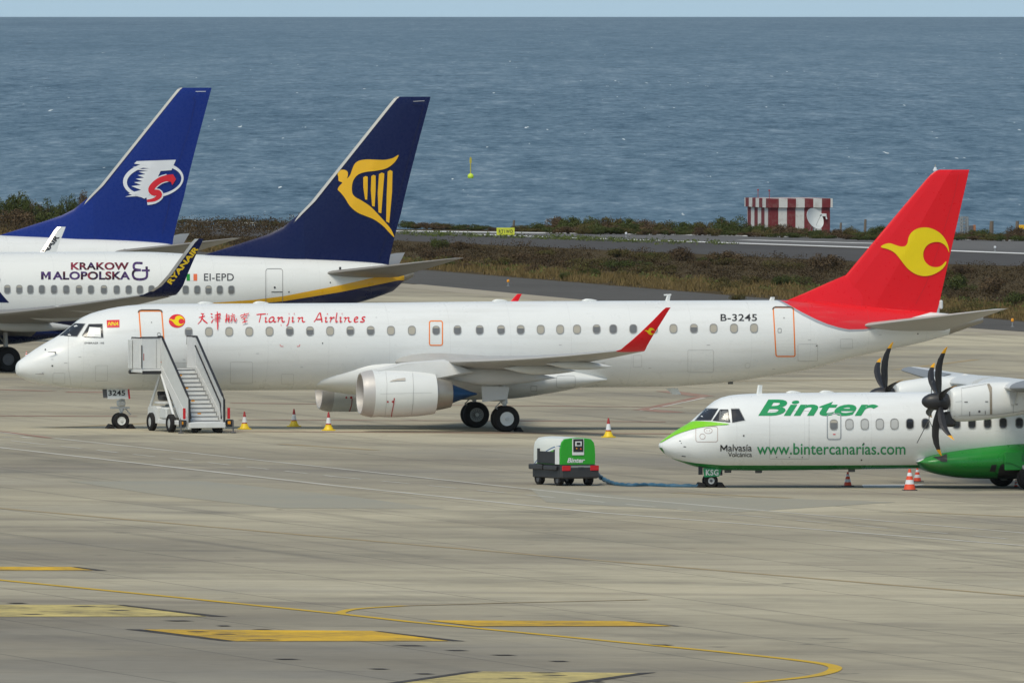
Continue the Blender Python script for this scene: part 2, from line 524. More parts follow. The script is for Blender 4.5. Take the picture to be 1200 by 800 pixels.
def asphalt(name, col, var):
    m, n, l, b = nodes_of(name)
    tc = n.new('ShaderNodeTexCoord'); V = tc.outputs['Object']
    f = noise(n, l, V, 0.05, 5); f2 = noise(n, l, V, 0.6, 5, 0.7)
    c = mix_col(n, l, f, tuple(k * (1 - var) for k in col), tuple(k * (1 + var) for k in col))
    c = mix_col(n, l, ramp(n, l, f2, [(0.5, 0.0), (0.8, 0.5)]), c, tuple(k * 1.7 for k in col))
    l.new(c, b.inputs['Base Color']); b.inputs['Roughness'].default_value = 0.9; b.inputs['Specular IOR Level'].default_value = 0.02
    return m
ASPH = asphalt('taxiway_asphalt', (0.098, 0.094, 0.088), 0.2)
ASPH2 = asphalt('runway_asphalt', (0.082, 0.079, 0.078), 0.22)
ASPH3 = asphalt('shoulder_asphalt', (0.13, 0.128, 0.126), 0.2)
o = poly_sheet('taxiway', [gnd(p[0], p[1], 0.008) for p in [(-400, 243), (0, 276), (500, 316.7), (675, 331), (843, 345), (1000, 358), (1200, 377), (1700, 412), (1700, 424), (1150, 385), (900, 368.2), (677, 351.2), (470, 331.2), (0, 288), (-400, 261)]], ASPH, 'structure')
o = poly_sheet('runway', [gnd(p[0], p[1], 0.010) for p in [(-300, 262), (463, 274), (600, 277), (850, 285.5), (1000, 291), (1200, 298), (1700, 316), (1700, 326), (1200, 312), (1000, 306), (850, 299), (600, 288), (463, 281.7), (-300, 262.5)]], ASPH2, 'structure')
o = poly_sheet('runway_shoulder', [gnd(p[0], p[1], 0.006) for p in [(-300, 260), (463, 269.5), (800, 274.4), (1120, 280), (1700, 290), (1700, 315.5), (1200, 297.6), (1000, 290.6), (850, 285), (600, 276.6), (463, 273.6), (-300, 261.6)]], ASPH3, 'structure')

def line_sheet(name, pts, wpx, mat, lift=0.03, kind='structure', dash=None, world_w=None):
    """painted line through picture points, laid on the ground"""
    lift *= 0.4
    P = [gnd(p[0], p[1], lift) for p in pts]
    out = MB()
    def piece(a, b):
        d = (b - a); d.z = 0; L = d.length; d.normalize()
        nn = Vector((-d.y, d.x, 0)) * world_w / 2
        out.add([a + nn, a - nn, b - nn, b + nn], [(0, 1, 2, 3)])
    segs = list(zip(P[:-1], P[1:]))
    if dash:
        acc = 0
        for a, b in segs:
            L = (b - a).length; t = 0.0
            while t < L:
                e = min(L, t + dash[0])
                piece(a.lerp(b, t / L), a.lerp(b, e / L)); t += dash[0] + dash[1]
    else:
        # mitred strip
        vs = []
        for i, p in enumerate(P):
            a, b = P[max(i - 1, 0)], P[min(i + 1, len(P) - 1)]
            d = (b - a); d.z = 0; d.normalize(); nn = Vector((-d.y, d.x, 0)) * world_w / 2
            vs += [p + nn, p - nn]
        out.add(vs, [(2 * i, 2 * i + 1, 2 * i + 3, 2 * i + 2) for i in range(len(P) - 1)])
    for i, v in enumerate(out.v): out.v[i] = (v[0], v[1], gz(v[0]) + lift)
    o = out.build(name, mat, smooth=False); o['kind'] = kind
    return o
def worn(name, col, under, amount=0.5, scale=0.35):
    m, n, l, b = nodes_of(name)
    tc = n.new('ShaderNodeTexCoord'); V = tc.outputs['Object']
    f = noise(n, l, V, scale, 5, 0.7); f2 = noise(n, l, V, 2.5, 4, 0.7)
    w = ramp(n, l, f, [(0.5 - 0.25 * amount, 0.0), (0.62, 1.0)])
    w = math_node(n, l, 'MULTIPLY', w, ramp(n, l, f2, [(0.3, 0.4), (0.7, 1.0)]))
    w = math_node(n, l, 'MULTIPLY', w, amount)
    l.new(mix_col(n, l, w, col, under), b.inputs['Base Color'])
    b.inputs['Roughness'].default_value = 0.85; b.inputs['Specular IOR Level'].default_value = 0.02
    return m
UND = (0.36, 0.328, 0.25)
LWHITE = worn('worn_white_line', (0.58, 0.56, 0.50), UND, 0.6)
RWHITE = worn('runway_white', (0.75, 0.75, 0.73), (0.2, 0.2, 0.2), 0.35)
LYEL = worn('yellow_line', (0.60, 0.39, 0.045), (0.3, 0.25, 0.14), 0.45)
PYEL = worn('yellow_panel', (0.80, 0.49, 0.04), (0.13, 0.115, 0.085), 0.95, 0.30)
PPALE = worn('faded_yellow_panel', (0.70, 0.57, 0.22), (0.13, 0.12, 0.09), 1.0, 0.33)
LRED = worn('worn_red_line', (0.30, 0.135, 0.11), UND, 0.9)
LBROWN = worn('brown_line', (0.36, 0.275, 0.155), UND, 0.6)
PATCH = worn('bluish_repair', (0.30, 0.295, 0.248), (0.36, 0.328, 0.25), 0.9, 0.12)
DARKP = worn('blackened_paint', (0.055, 0.052, 0.055), (0.16, 0.15, 0.13), 0.6)

line_sheet('stand_line', [(-60, 500), (50, 511.7), (400, 549), (700, 581), (1200, 624), (1300, 633)], 1, LWHITE, world_w=0.20)
line_sheet('stand_line', [(-60, 517.5), (0, 524), (397, 569), (700, 600), (1200, 638.7), (1300, 647)], 1, LWHITE, world_w=0.28)
line_sheet('stand_line', [(-60, 507), (30, 518), (393, 558), (867, 603), (1200, 632.5), (1300, 641)], 1, LWHITE, world_w=0.15, dash=(3, 2.2))
line_sheet('stand_line', [(2, 512), (25, 511.5), (36, 513)], 1, LWHITE, world_w=0.3, lift=0.032)
line_sheet('taxi_line', [(-60, 588), (0, 595), (397, 630), (700, 656), (1179, 696), (1300, 706)], 1, LBROWN, world_w=0.35)
line_sheet('stand_line', [(-50, 501), (0, 505), (60, 513)], 1, LRED, world_w=0.35, lift=0.036)
for pts, w in (([(78, 459), (128, 459.5)], 1.5), ([(-50, 455), (60, 458)], 1.0), ([(250, 505), (700, 507.5), (1300, 511)], 0.9), ([(280, 491.5), (640, 493), (780, 494)], 0.8), ([(270, 472), (700, 476), (800, 477)], 0.8),
               ([(753, 479.5), (825, 464)], 0.45), ([(753, 479.5), (790, 483)], 1.0), ([(780, 458), (825, 464)], 1.0), ([(0, 487), (160, 487.5)], 1.0)):
    line_sheet('safety_line', pts, 1, LRED, world_w=w, lift=0.034)
line_sheet('safety_line', [(752, 481), (826, 465.6)], 1, LWHITE, world_w=0.25, lift=0.031)
line_sheet('taxi_line', [(-60, 673), (0, 679), (200, 698.5), (400, 718.7), (483, 728), (638, 743), (845, 763), (920, 771)] + smooth_loop([(948, 774.5), (970, 778), (979, 782), (970, 787.5), (940, 793), (871, 800), (760, 812)], 4, False), 1, LYEL, world_w=0.36, lift=0.044)
line_sheet('taxi_line', [(474, 709.1), (600, 705.5), (760, 702)], 1, LBROWN, world_w=0.25, lift=0.042)
line_sheet('taxi_line', smooth_loop([(404, 719), (398.5, 717.3), (411, 713.6), (435, 711.3), (474, 709.1)], 4, False), 1, LYEL, world_w=0.30, lift=0.046)
for pts in ([(835, 447), (1300, 441)], [(1050, 433), (1145, 421), (1300, 424)], [(60, 501), (230, 493)], [(330, 520), (440, 527)], [(790, 577), (925, 583)], [(1060, 599), (1240, 607)]):
    line_sheet('taxi_line', pts, 1, LBROWN, world_w=0.5, lift=0.028)
def panel(pts, mat, lift=0.038):
    lift *= 0.4
    o = poly_sheet('painted_panel', [gnd(p[0], p[1], lift) for p in pts], mat, 'structure'); return o
panel([(-60, 663.5), (82, 663.7), (110, 667.7), (-60, 667.9)], PYEL)
panel([(-60, 708), (133, 708), (243, 721.7), (-60, 722)], PPALE)
panel([(167, 736.7), (435, 738.5), (527, 750.5), (277, 750.7)], PYEL)
panel([(500, 726.3), (731, 727), (788, 733), (560, 733)], PYEL, 0.050)
panel([(566, 786), (747, 788), (640, 803), (450, 803)], PPALE)
for pts in ([(146, 736.5), (164, 736.7), (274, 750.7), (262, 750.5)], [(136, 708), (146, 708.2), (268, 722), (247, 721.7)], [(437, 738.5), (446, 738.8), (546, 750.6), (530, 750.5)], [(84, 663.6), (92, 663.8), (126, 668), (112, 667.8)],
            [(733, 727), (738, 727.2), (800, 733.4), (790, 733)], [(749, 787.7), (770, 787), (660, 803), (643, 803)], [(548, 786), (563, 785.6), (446, 803), (430, 803)]):
    panel(pts, DARKP, 0.036)
for cx, cy, a in ((20, 706, 14), (98, 709.8, 17), (140, 714.6, 14), (38, 719.2, 15), (209, 726.6, 20), (262, 732.5, 10), (232, 739.5, 14), (262, 742.4, 16), (308, 737, 14), (308, 749, 22), (336, 771.5, 18), (480, 755.6, 22),
                  (535, 761.3, 16), (590, 766.8, 18), (655, 774, 14), (444, 783, 14), (497, 788.6, 14), (600, 794, 18), (650, 790.5, 16), (700, 798, 10), (775, 755, 16), (640, 787.5, 20)):
    panel([(cx - a, cy - 0.4), (cx + a * 0.3, cy - 0.5), (cx + a, cy + 0.35), (cx - a * 0.2, cy + 0.45)], DARKP, 0.052)
panel([(80, 563.5), (240, 563.5), (400, 580), (520, 596), (330, 595), (190, 580)], PATCH, 0.024)
panel([(620, 571), (760, 583), (900, 583), (1050, 588), (860, 600), (640, 588)], PATCH, 0.024)
panel([(1010, 567.5), (1085, 567), (1060, 571.5), (1012, 571)], worn('spilt_white', (0.55, 0.56, 0.55), UND, 0.5), 0.026)

for nm, pts, w in (('far', [(440, 270.2), (480, 270.7), (800, 275), (1120, 280.5), (1700, 289)], 3.4), ('mid', [(872, 281), (965, 283.6), (1060, 286)], 1.5), ('near', [(560, 274.6), (620, 277), (800, 282.7), (1017, 290), (1200, 297), (1700, 314)], 1.9)):
    line_sheet('runway_line', pts, 1, RWHITE, world_w=w, lift=0.04)
line_sheet('taxi_line', [(463, 333), (677, 353.5), (900, 370), (1150, 387.5), (1500, 412)], 1, worn('pale_edge', (0.36, 0.32, 0.25), UND, 0.4), world_w=3.0, lift=0.03)

# ---------------------------------------------------------------- sea
RE = 7.4e6
def sea_mat():
    m, n, l, b = nodes_of('sea_water')
    tc = n.new('ShaderNodeTexCoord'); V = tc.outputs['Object']
    def lay(sx, sy, off, det=3, ro=0.6):
        return noise(n, l, V, 1.0, det, ro, off=off, sx=(1 / sx, 1 / sy, 0.0))
    a = lay(2.4, 22.0, (0, 0, 0), 5, 0.7)
    a2 = lay(7.0, 75.0, (31, 7, 0), 6, 0.72)
    a3 = lay(22.0, 330.0, (71, 3, 0), 5, 0.7)
    big = lay(420.0, 2600.0, (5, 3, 0), 3)
    s = math_node(n, l, 'ADD', math_node(n, l, 'MULTIPLY', a, 0.40), math_node(n, l, 'MULTIPLY', a2, 0.38))
    s = math_node(n, l, 'ADD', s, math_node(n, l, 'MULTIPLY', a3, 0.22))
    s = math_node(n, l, 'ADD', s, math_node(n, l, 'MULTIPLY', math_node(n, l, 'SUBTRACT', big, 0.5), 0.12))
    col = ramp(n, l, s, [(0.37, (0.022, 0.055, 0.090)), (0.45, (0.067, 0.124, 0.176)), (0.53, (0.122, 0.192, 0.252)), (0.63, (0.265, 0.335, 0.39))])  # dark troughs and sky sheen of the waves are put into the colour
    w = lay(2.2, 95.0, (9, 11, 0), 2)
    w2 = lay(60.0, 900.0, (2, 1, 0), 2)
    wc = math_node(n, l, 'ADD', w, math_node(n, l, 'MULTIPLY', math_node(n, l, 'SUBTRACT', w2, 0.5), 0.22))
    wc = ramp(n, l, wc, [(0.730, 0.0), (0.765, 1.0)])
    col = mix_col(n, l, wc, col, (0.75, 0.78, 0.78))
    l.new(col, b.inputs['Base Color'])
    b.inputs['Roughness'].default_value = 0.55
    b.inputs['Specular IOR Level'].default_value = 0.03
    bp = n.new('ShaderNodeBump'); bp.inputs['Strength'].default_value = 0.5; bp.inputs['Distance'].default_value = 1.2
    l.new(a, bp.inputs['Height']); l.new(bp.outputs[0], b.inputs['Normal'])
    return m
ys = [1240 * (48000 / 1240) ** (i / 240) for i in range(241)]
xs = [-16000 + 32000 * i / 32 for i in range(33)]
vs = [(x, y, -18.2 - (x * x * 0.02 + y * y) / (2 * RE)) for y in ys for x in xs]
n_ = len(xs)
o = MB().add(vs, [(j * n_ + i, j * n_ + i + 1, (j + 1) * n_ + i + 1, (j + 1) * n_ + i) for j in range(240) for i in range(n_ - 1)]).build('sea', sea_mat())
o['kind'] = 'structure'

# sea air: one thin closed box of haze round everything below the sky
def haze():
    m = bpy.data.materials.new('sea_haze'); m.use_nodes = True; n = m.node_tree.nodes; n.clear()
    v = n.new('ShaderNodeVolumePrincipled'); o_ = n.new('ShaderNodeOutputMaterial')
    v.inputs['Color'].default_value = (0.86, 0.93, 1.0, 1); v.inputs['Density'].default_value = HAZE
    m.node_tree.links.new(v.outputs[0], o_.inputs['Volume'])
    o = MB().box((-17000, -500, -260), (17000, 25000, 24), 0.0).build('haze', m, smooth=False); o['kind'] = 'stuff'
HAZE = 0.8e-5
haze()

# ---------------------------------------------------------------- vegetation
def leaf_mat(name, cols, scale=1.6, rough=0.8):
    m, n, l, b = nodes_of(name)
    tc = n.new('ShaderNodeTexCoord'); oi = n.new('ShaderNodeObjectInfo'); ge = n.new('ShaderNodeNewGeometry')
    f = noise(n, l, tc.outputs['Object'], scale, 3, 0.7)
    r = math_node(n, l, 'ADD', math_node(n, l, 'MULTIPLY', f, 0.65), math_node(n, l, 'MULTIPLY', ge.outputs['Random Per Island'], 0.2))
    r = math_node(n, l, 'ADD', r, math_node(n, l, 'MULTIPLY', oi.outputs['Random'], 0.15))
    k = len(cols)
    l.new(ramp(n, l, r, [(0.2 + 0.6 * i / (k - 1), c) for i, c in enumerate(cols)]), b.inputs['Base Color'])
    b.inputs['Roughness'].default_value = rough; b.inputs['Specular IOR Level'].default_value = 0.0
    return m
LGREEN = leaf_mat('green_shrub_leaves', [(0.035, 0.045, 0.018), (0.07, 0.085, 0.03), (0.105, 0.115, 0.045)])
LOLIVE = leaf_mat('olive_shrub_leaves', [(0.045, 0.042, 0.02), (0.095, 0.085, 0.035), (0.17, 0.13, 0.055)])
LBRN = leaf_mat('brown_shrub_twigs', [(0.05, 0.036, 0.026), (0.10, 0.072, 0.045), (0.17, 0.115, 0.06)])
SCRUB = leaf_mat('brown_scrub', [(0.028, 0.021, 0.015), (0.055, 0.040, 0.027), (0.072, 0.054, 0.030), (0.10, 0.075, 0.04)], 0.25)
DRYG = leaf_mat('dry_grass', [(0.07, 0.053, 0.026), (0.165, 0.12, 0.052), (0.25, 0.185, 0.085)], 0.2)
WEED = leaf_mat('green_weeds', [(0.05, 0.07, 0.02), (0.10, 0.125, 0.04), (0.15, 0.16, 0.07)], 0.4)
rnd = random.Random(3)
def leafq(mb, c, sz, nrm=None):
    a = Vector((rnd.gauss(0, 1), rnd.gauss(0, 1), rnd.gauss(0, 1)))
    if nrm is not None: a = a * 0.55 + nrm
    a.normalize()
    t = a.cross(Vector((rnd.gauss(0, 1), rnd.gauss(0, 1), rnd.gauss(0, 1)))).normalized(); b = a.cross(t)
    k = sz * rnd.uniform(0.6, 1.3)
    mb.add([c + t * k, c + b * k * 0.55, c - t * k, c - b * k * 0.55], [(0, 1, 2, 3)])
def clump(mb, o, rx, ry, h, n, sz):
    lumps = [(Vector((rnd.gauss(0, 0.42) * rx, rnd.gauss(0, 0.42) * ry, h * rnd.uniform(0.22, 0.62))), rnd.uniform(0.28, 0.5)) for _ in range(7)]
    for _ in range(n):
        lc, lr = rnd.choice(lumps)
        d = Vector((rnd.gauss(0, 1), rnd.gauss(0, 1), rnd.gauss(0, 1))).normalized()
        q = rnd.uniform(0.55, 1.05)
        p = lc + Vector((d.x * rx * lr * q, d.y * ry * lr * q, d.z * h * lr * q))
        if p.z < 0.02: p.z = rnd.uniform(0.02, h * 0.3)
        leafq(mb, o + p, sz, d)
# brown scrub belt between runway and taxiway: one uncountable mass
def band(u, v, top, bot):
    """picture point in the band between two edge lines given as [(x,y)..]"""
    x = -150 + 1500 * u
    def ln(P):
        for a, b in zip(P[:-1], P[1:]):
            if x <= b[0] or b is P[-1]: return a[1] + (b[1] - a[1]) * (x - a[0]) / (b[0] - a[0])
    return x, ln(top) * (1 - v) + ln(bot) * v
T_ = [(-200, 266), (463, 284), (600, 291), (850, 301.5), (1000, 308), (1200, 315), (1400, 322)]
M_ = [(-200, 262.5), (0, 270), (463, 305), (600, 314), (850, 331), (1000, 341), (1200, 362), (1400, 378)]
B_ = [(-200, 258), (0, 274.5), (500, 315.4), (675, 329.7), (843, 343.5), (1000, 356.5), (1200, 375), (1400, 390)]
sb = MB()
for _ in range(1100):
    x, y = band(rnd.random(), rnd.random() ** 0.85, T_, M_)
    p = gnd(x, y); s = rnd.uniform(0.6, 1.5)
    clump(sb, p, s, s * 1.6, s * rnd.uniform(0.3, 0.55), 90, 0.055)
for _ in range(420):                    # the thicket west of the runway end
    x = rnd.uniform(-150, 450); y = rnd.uniform(263.5, 278)
    p = gnd(x, y); s = rnd.uniform(0.7, 1.5)
    clump(sb, p, s, s * 1.5, s * rnd.uniform(0.5, 0.8), 90, 0.06)
o = sb.build('scrub', SCRUB, smooth=False)
tag(o, 'brown scrub growing in a belt between the runway and the grey taxiway', 'scrub', kind='stuff')
gb = MB()
def tuft(mb, p, h, n, spread):
    for _ in range(n):
        b = p + Vector((rnd.gauss(0, spread), rnd.gauss(0, spread * 1.5), 0))
        t = Vector((rnd.gauss(0, 0.35), rnd.gauss(0, 0.35), 1)) * h * rnd.uniform(0.5, 1.1)
        w = Vector((rnd.uniform(0.012, 0.03), rnd.uniform(-0.02, 0.02), 0))
        mb.add([b - w, b + w, b + t + w * 0.2, b + t - w * 0.2], [(0, 1, 2, 3)])
for _ in range(1500):
    x, y = band(rnd.random(), min(1, max(-0.25, rnd.gauss(0.5, 0.34))), M_, B_)
    tuft(gb, gnd(x, y), rnd.uniform(0.16, 0.42), 26, 0.34)
for _ in range(120):
    tuft(gb, gnd(rnd.uniform(-100, 60), rnd.uniform(258, 272)), rnd.uniform(0.2, 0.45), 24, 0.4)
o = gb.build('dry_grass', DRYG, smooth=False)
tag(o, 'dry ochre grass along the upper edge of the grey taxiway', 'grass', kind='stuff')
wb = MB()
for _ in range(230):
    x = rnd.uniform(470, 860); y = 275.2 + (x - 480) * 0.028 + rnd.gauss(0, 1.0) + (0.0 if x < 700 else 1.0)
    if rnd.random() < (x - 620) / 420: continue
    p = gnd(x, y); clump(wb, p, rnd.uniform(0.3, 0.6), 1.0, rnd.uniform(0.15, 0.42), 26, 0.06)
for _ in range(230):
    x, y = band(rnd.random(), rnd.uniform(-0.2, 0.75), M_, B_)
    p = gnd(x, y); clump(wb, p, 0.5, 0.7, rnd.uniform(0.25, 0.5), 40, 0.06)
o = wb.build('weeds', WEED, smooth=False)
tag(o, 'low green weeds scattered along the runway edge and the grass belt', 'weeds', kind='stuff')

# separate shrubs along the shore and a few larger ones in the belt
shr = []
for k in range(12):
    mb = MB(); mb.mat(0)
    clump(mb, Vector((0, 0, 0)), 1.0, 0.9, 1.0, 2300, 0.05)
    st = MB()
    for _ in range(7):
        a = rnd.uniform(0, 2 * PI); q = rnd.uniform(0.2, 0.6)
        st.tube([(0, 0, -0.05), (q * 0.4 * math.cos(a), q * 0.4 * math.sin(a), 0.35), (q * math.cos(a), q * math.sin(a), rnd.uniform(0.6, 0.98))], [0.05, 0.035, 0.008], 6)
    cm = (LGREEN, LOLIVE, LBRN)[k % 3]
    shr.append((mb.build('foliage', cm, smooth=False), st.build('stem', LBRN)))
WOOD = paint('grey_wood', (0.16, 0.13, 0.10), 0.85, var=0.25)
used = [False] * 12
LAB = {0: 'rounded dark green shrub on the shore bank beyond the runway', 1: 'olive and ochre shrub on the shore bank beyond the runway', 2: 'brown half dry shrub on the shore bank beyond the runway'}
LAB2 = {0: 'dark green bush standing in the brown scrub before the runway', 1: 'olive bush standing in the brown scrub before the runway', 2: 'dark brown bush standing in the brown scrub before the runway'}
def shrub(px, py, wpx, hpx, k, lab=LAB, grp='shrubs along the shore bank'):
    p = gnd(px, py); sc_ = FPX / p.y
    r = empty('shrub', p, rnd.uniform(0, 6.28)); r.scale = (wpx / sc_ / 1.75, wpx / sc_ / 1.75, hpx / sc_ / 0.95)
    tag(r, lab[k % 3], 'shrub', grp + ', ' + ('green', 'olive', 'brown')[k % 3])
    for q in shr[k]:
        o = q if not used[k] else q.copy()
        if used[k]: C.objects.link(o)
        o.parent = r
    used[k] = True
# x, base y, width, height
S = [(478, 266, 20, 8), (500, 267, 26, 7), (522, 267, 24, 7), (545, 268, 28, 6), (566, 268, 20, 5), (612, 269, 26, 6), (634, 269.5, 26, 9), (655, 271, 26, 17), (672, 271.5, 26, 18), (690, 272, 26, 16), (706, 272, 22, 15),
     (722, 272, 28, 19), (738, 272, 24, 17), (754, 272.5, 26, 15), (772, 273, 24, 15), (790, 273, 24, 14), (808, 273, 22, 12), (826, 273.5, 22, 14), (846, 274, 26, 21), (866, 274, 24, 14), (884, 275, 22, 12), (902, 275, 26, 12),
     (922, 276, 26, 13), (941, 276, 24, 11), (960, 276.5, 22, 8), (978, 277, 24, 9), (998, 278, 20, 13), (1012, 279, 20, 9), (1032, 279, 26, 15), (1052, 279, 22, 12), (1075, 279.5, 28, 14), (1128, 279, 22, 9), (1146, 279, 26, 11),
     (1168, 279.5, 26, 8), (1186, 280, 22, 14), (1204, 280, 26, 14), (1226, 280, 26, 12), (1250, 281, 26, 12),
     (-30, 262, 40, 28), (-5, 262, 34, 30), (18, 262, 36, 34), (38, 262, 26, 26), (34, 264, 28, 30), (52, 264, 22, 22), (66, 264, 24, 24), (82, 264, 26, 30), (98, 263, 26, 34), (114, 262, 24, 26), (60, 267, 40, 18), (20, 267, 44, 20), (95, 267, 40, 20),
     (222, 262, 22, 5), (262, 263, 24, 6), (292, 264, 24, 7), (322, 265, 22, 6), (344, 266, 22, 6), (452, 266, 24, 8)]
S += [(x + 9, y + 0.8, w * 1.05, h * 0.66) for x, y, w, h in S if 470 < x < 1250] + [(x - 6, y + 1.4, w * 0.9, h * 0.45) for x, y, w, h in S if 600 < x < 1250]
for i, (x, y, w, h) in enumerate(S): shrub(x, y + (1.2 if x > 470 else 0), w * (1.3 if x > 470 else 1.0), h * 1.08, i * 5 % 12 if i % 4 else (i * 3) % 12)
_bush = [(rnd.uniform(470, 1230), rnd.random(), rnd.uniform(22, 42), rnd.uniform(7, 13), rnd.randrange(12)) for _ in range(34)]
for x, v, w, h, k in _bush:
    u_ = (x + 150) / 1500; shrub(x, band(u_, v, T_, B_)[1] + 3, w, h, k, LAB2, 'bushes in the scrub belt')
for x, y, w, h, k in ((720, 318, 40, 14, 3), (540, 310, 34, 12, 2), (588, 312, 30, 11, 1), (745, 322, 34, 12, 4), (882, 334, 30, 12, 7), (914, 336, 26, 14, 0), (936, 336, 34, 12, 9), (850, 341, 24, 12, 4), (1120, 340, 44, 20, 6), (1165, 345, 50, 22, 8),
                     (1190, 358, 40, 16, 0), (1150, 365, 30, 12, 4), (862, 352, 24, 8, 10), (545, 316, 24, 8, 5), (625, 321, 28, 12, 8), (690, 326, 22, 12, 3), (660, 327, 20, 8, 9), (800, 306, 40, 16, 2), (850, 310, 40, 16, 5), (510, 306, 34, 16, 11), (960, 318, 46, 20, 2)):
    shrub(x, y, w, h, k, LAB2, 'bushes in the scrub belt')
for i in range(12):
    if not used[i]:
        for q in shr[i]: bpy.data.objects.remove(q)

# ================================================================ AIRCRAFT
def hull_rings(stations, zt, zb, wf, n=56, ex=2.0):
    rings = []
    for s in stations:
        t, b, w = zt(s), zb(s), wf(s)
        c, h = (t + b) / 2, max((t - b) / 2, 0.004); w = max(w, 0.004)
        r = []
        for j in range(n):
            a = 2 * PI * j / n; ca, sa = math.cos(a), math.sin(a)
            r.append((s, w * math.copysign(abs(sa) ** (2 / ex), sa), c + h * math.copysign(abs(ca) ** (2 / ex), ca)))
        rings.append(r)
    return rings
def stations(L, n=90):
    out = []
    for i in range(n + 1):
        t = i / n
        out.append(L * (t * t * 2.2 if t < 0.2 else 0.088 + (t - 0.2) * (1 - 0.088) / 0.8))
    return out
AF = [(1.0, 0.0), (0.9, 0.021), (0.75, 0.045), (0.6, 0.066), (0.45, 0.080), (0.32, 0.083), (0.2, 0.074), (0.1, 0.055), (0.04, 0.036), (0.012, 0.019), (0.0, 0.0),
      (0.012, -0.013), (0.04, -0.022), (0.1, -0.031), (0.2, -0.038), (0.32, -0.042), (0.45, -0.042), (0.6, -0.034), (0.75, -0.02), (0.9, -0.008)]
def foil(side, yl, sle, z, chord, th, cant=0.0, tw=0.0):
    """one wing section; cant turns it up into a winglet, tw = incidence (radians)"""
    r = []
    for x, t in AF:
        t *= th / 0.122
        dz = t * chord
        r.append((sle + x * chord, yl - side * math.sin(cant) * dz, z + math.cos(cant) * dz - (x - 0.25) * chord * math.sin(tw)))
    return r
def fin_ring(sle, ste, z, th):
    c = ste - sle; r = []
    FS_ = [(1.0, 0.02), (0.46, 1.0), (0.16, 0.74), (0.06, 0.5), (0.025, 0.34), (0.007, 0.18), (0.0, 0.02)]
    for x, t in FS_: r.append((sle + x * c, -t * th / 2, z))
    for x, t in FS_[1:6][::-1]: r.append((sle + x * c, t * th / 2, z))
    return r
def wheel(parent, s, y, z, r, w, rimr, rimmat, side=-1, spoke=False):
    """tyre and rim as pieces of a gear leg; axis across the hull"""
    k = w / 2
    t = MB().lathe((s, y, z), (0, 1, 0), [(-k * 0.62, rimr * 0.94), (-k * 0.8, rimr), (-k, rimr + (r - rimr) * 0.35), (-k * 0.93, r - (r - rimr) * 0.22), (-k * 0.6, r * 0.99), (-k * 0.42, r), (-k * 0.38, r * 0.985), (-k * 0.32, r), (k * 0.32, r), (k * 0.38, r * 0.985), (k * 0.42, r),
                   (k * 0.6, r * 0.99), (k * 0.93, r - (r - rimr) * 0.22), (k, rimr + (r - rimr) * 0.35), (k * 0.8, rimr), (k * 0.62, rimr * 0.94)], 40)
    ty = t.build('tyre', RUBBER, parent)
    m = MB()
    m.lathe((s, y, z), (0, 1, 0), [(-k * 0.72, rimr * 0.985), (-k * 0.7, rimr * 0.86), (-k * 0.5, rimr * 0.78), (-k * 0.5, rimr * 0.3), (-k * 0.62, rimr * 0.26), (-k * 0.62, 0.001)], 32)
    m.lathe((s, y, z), (0, 1, 0), [(k * 0.62, 0.001), (k * 0.62, rimr * 0.26), (k * 0.5, rimr * 0.3), (k * 0.5, rimr * 0.78), (k * 0.7, rimr * 0.86), (k * 0.72, rimr * 0.985)], 32)
    if spoke:
        m.mat(1)
        for i in range(14):
            a = 2 * PI * i / 14
            d = Vector((math.cos(a), 0, math.sin(a)))
            m.tube([Vector((s, y - k * 0.56, z)) + d * rimr * 0.32, Vector((s, y - k * 0.54, z)) + d * rimr * 0.76], 0.012, 6)
    m.build('rim', [rimmat, DGREY], parent)
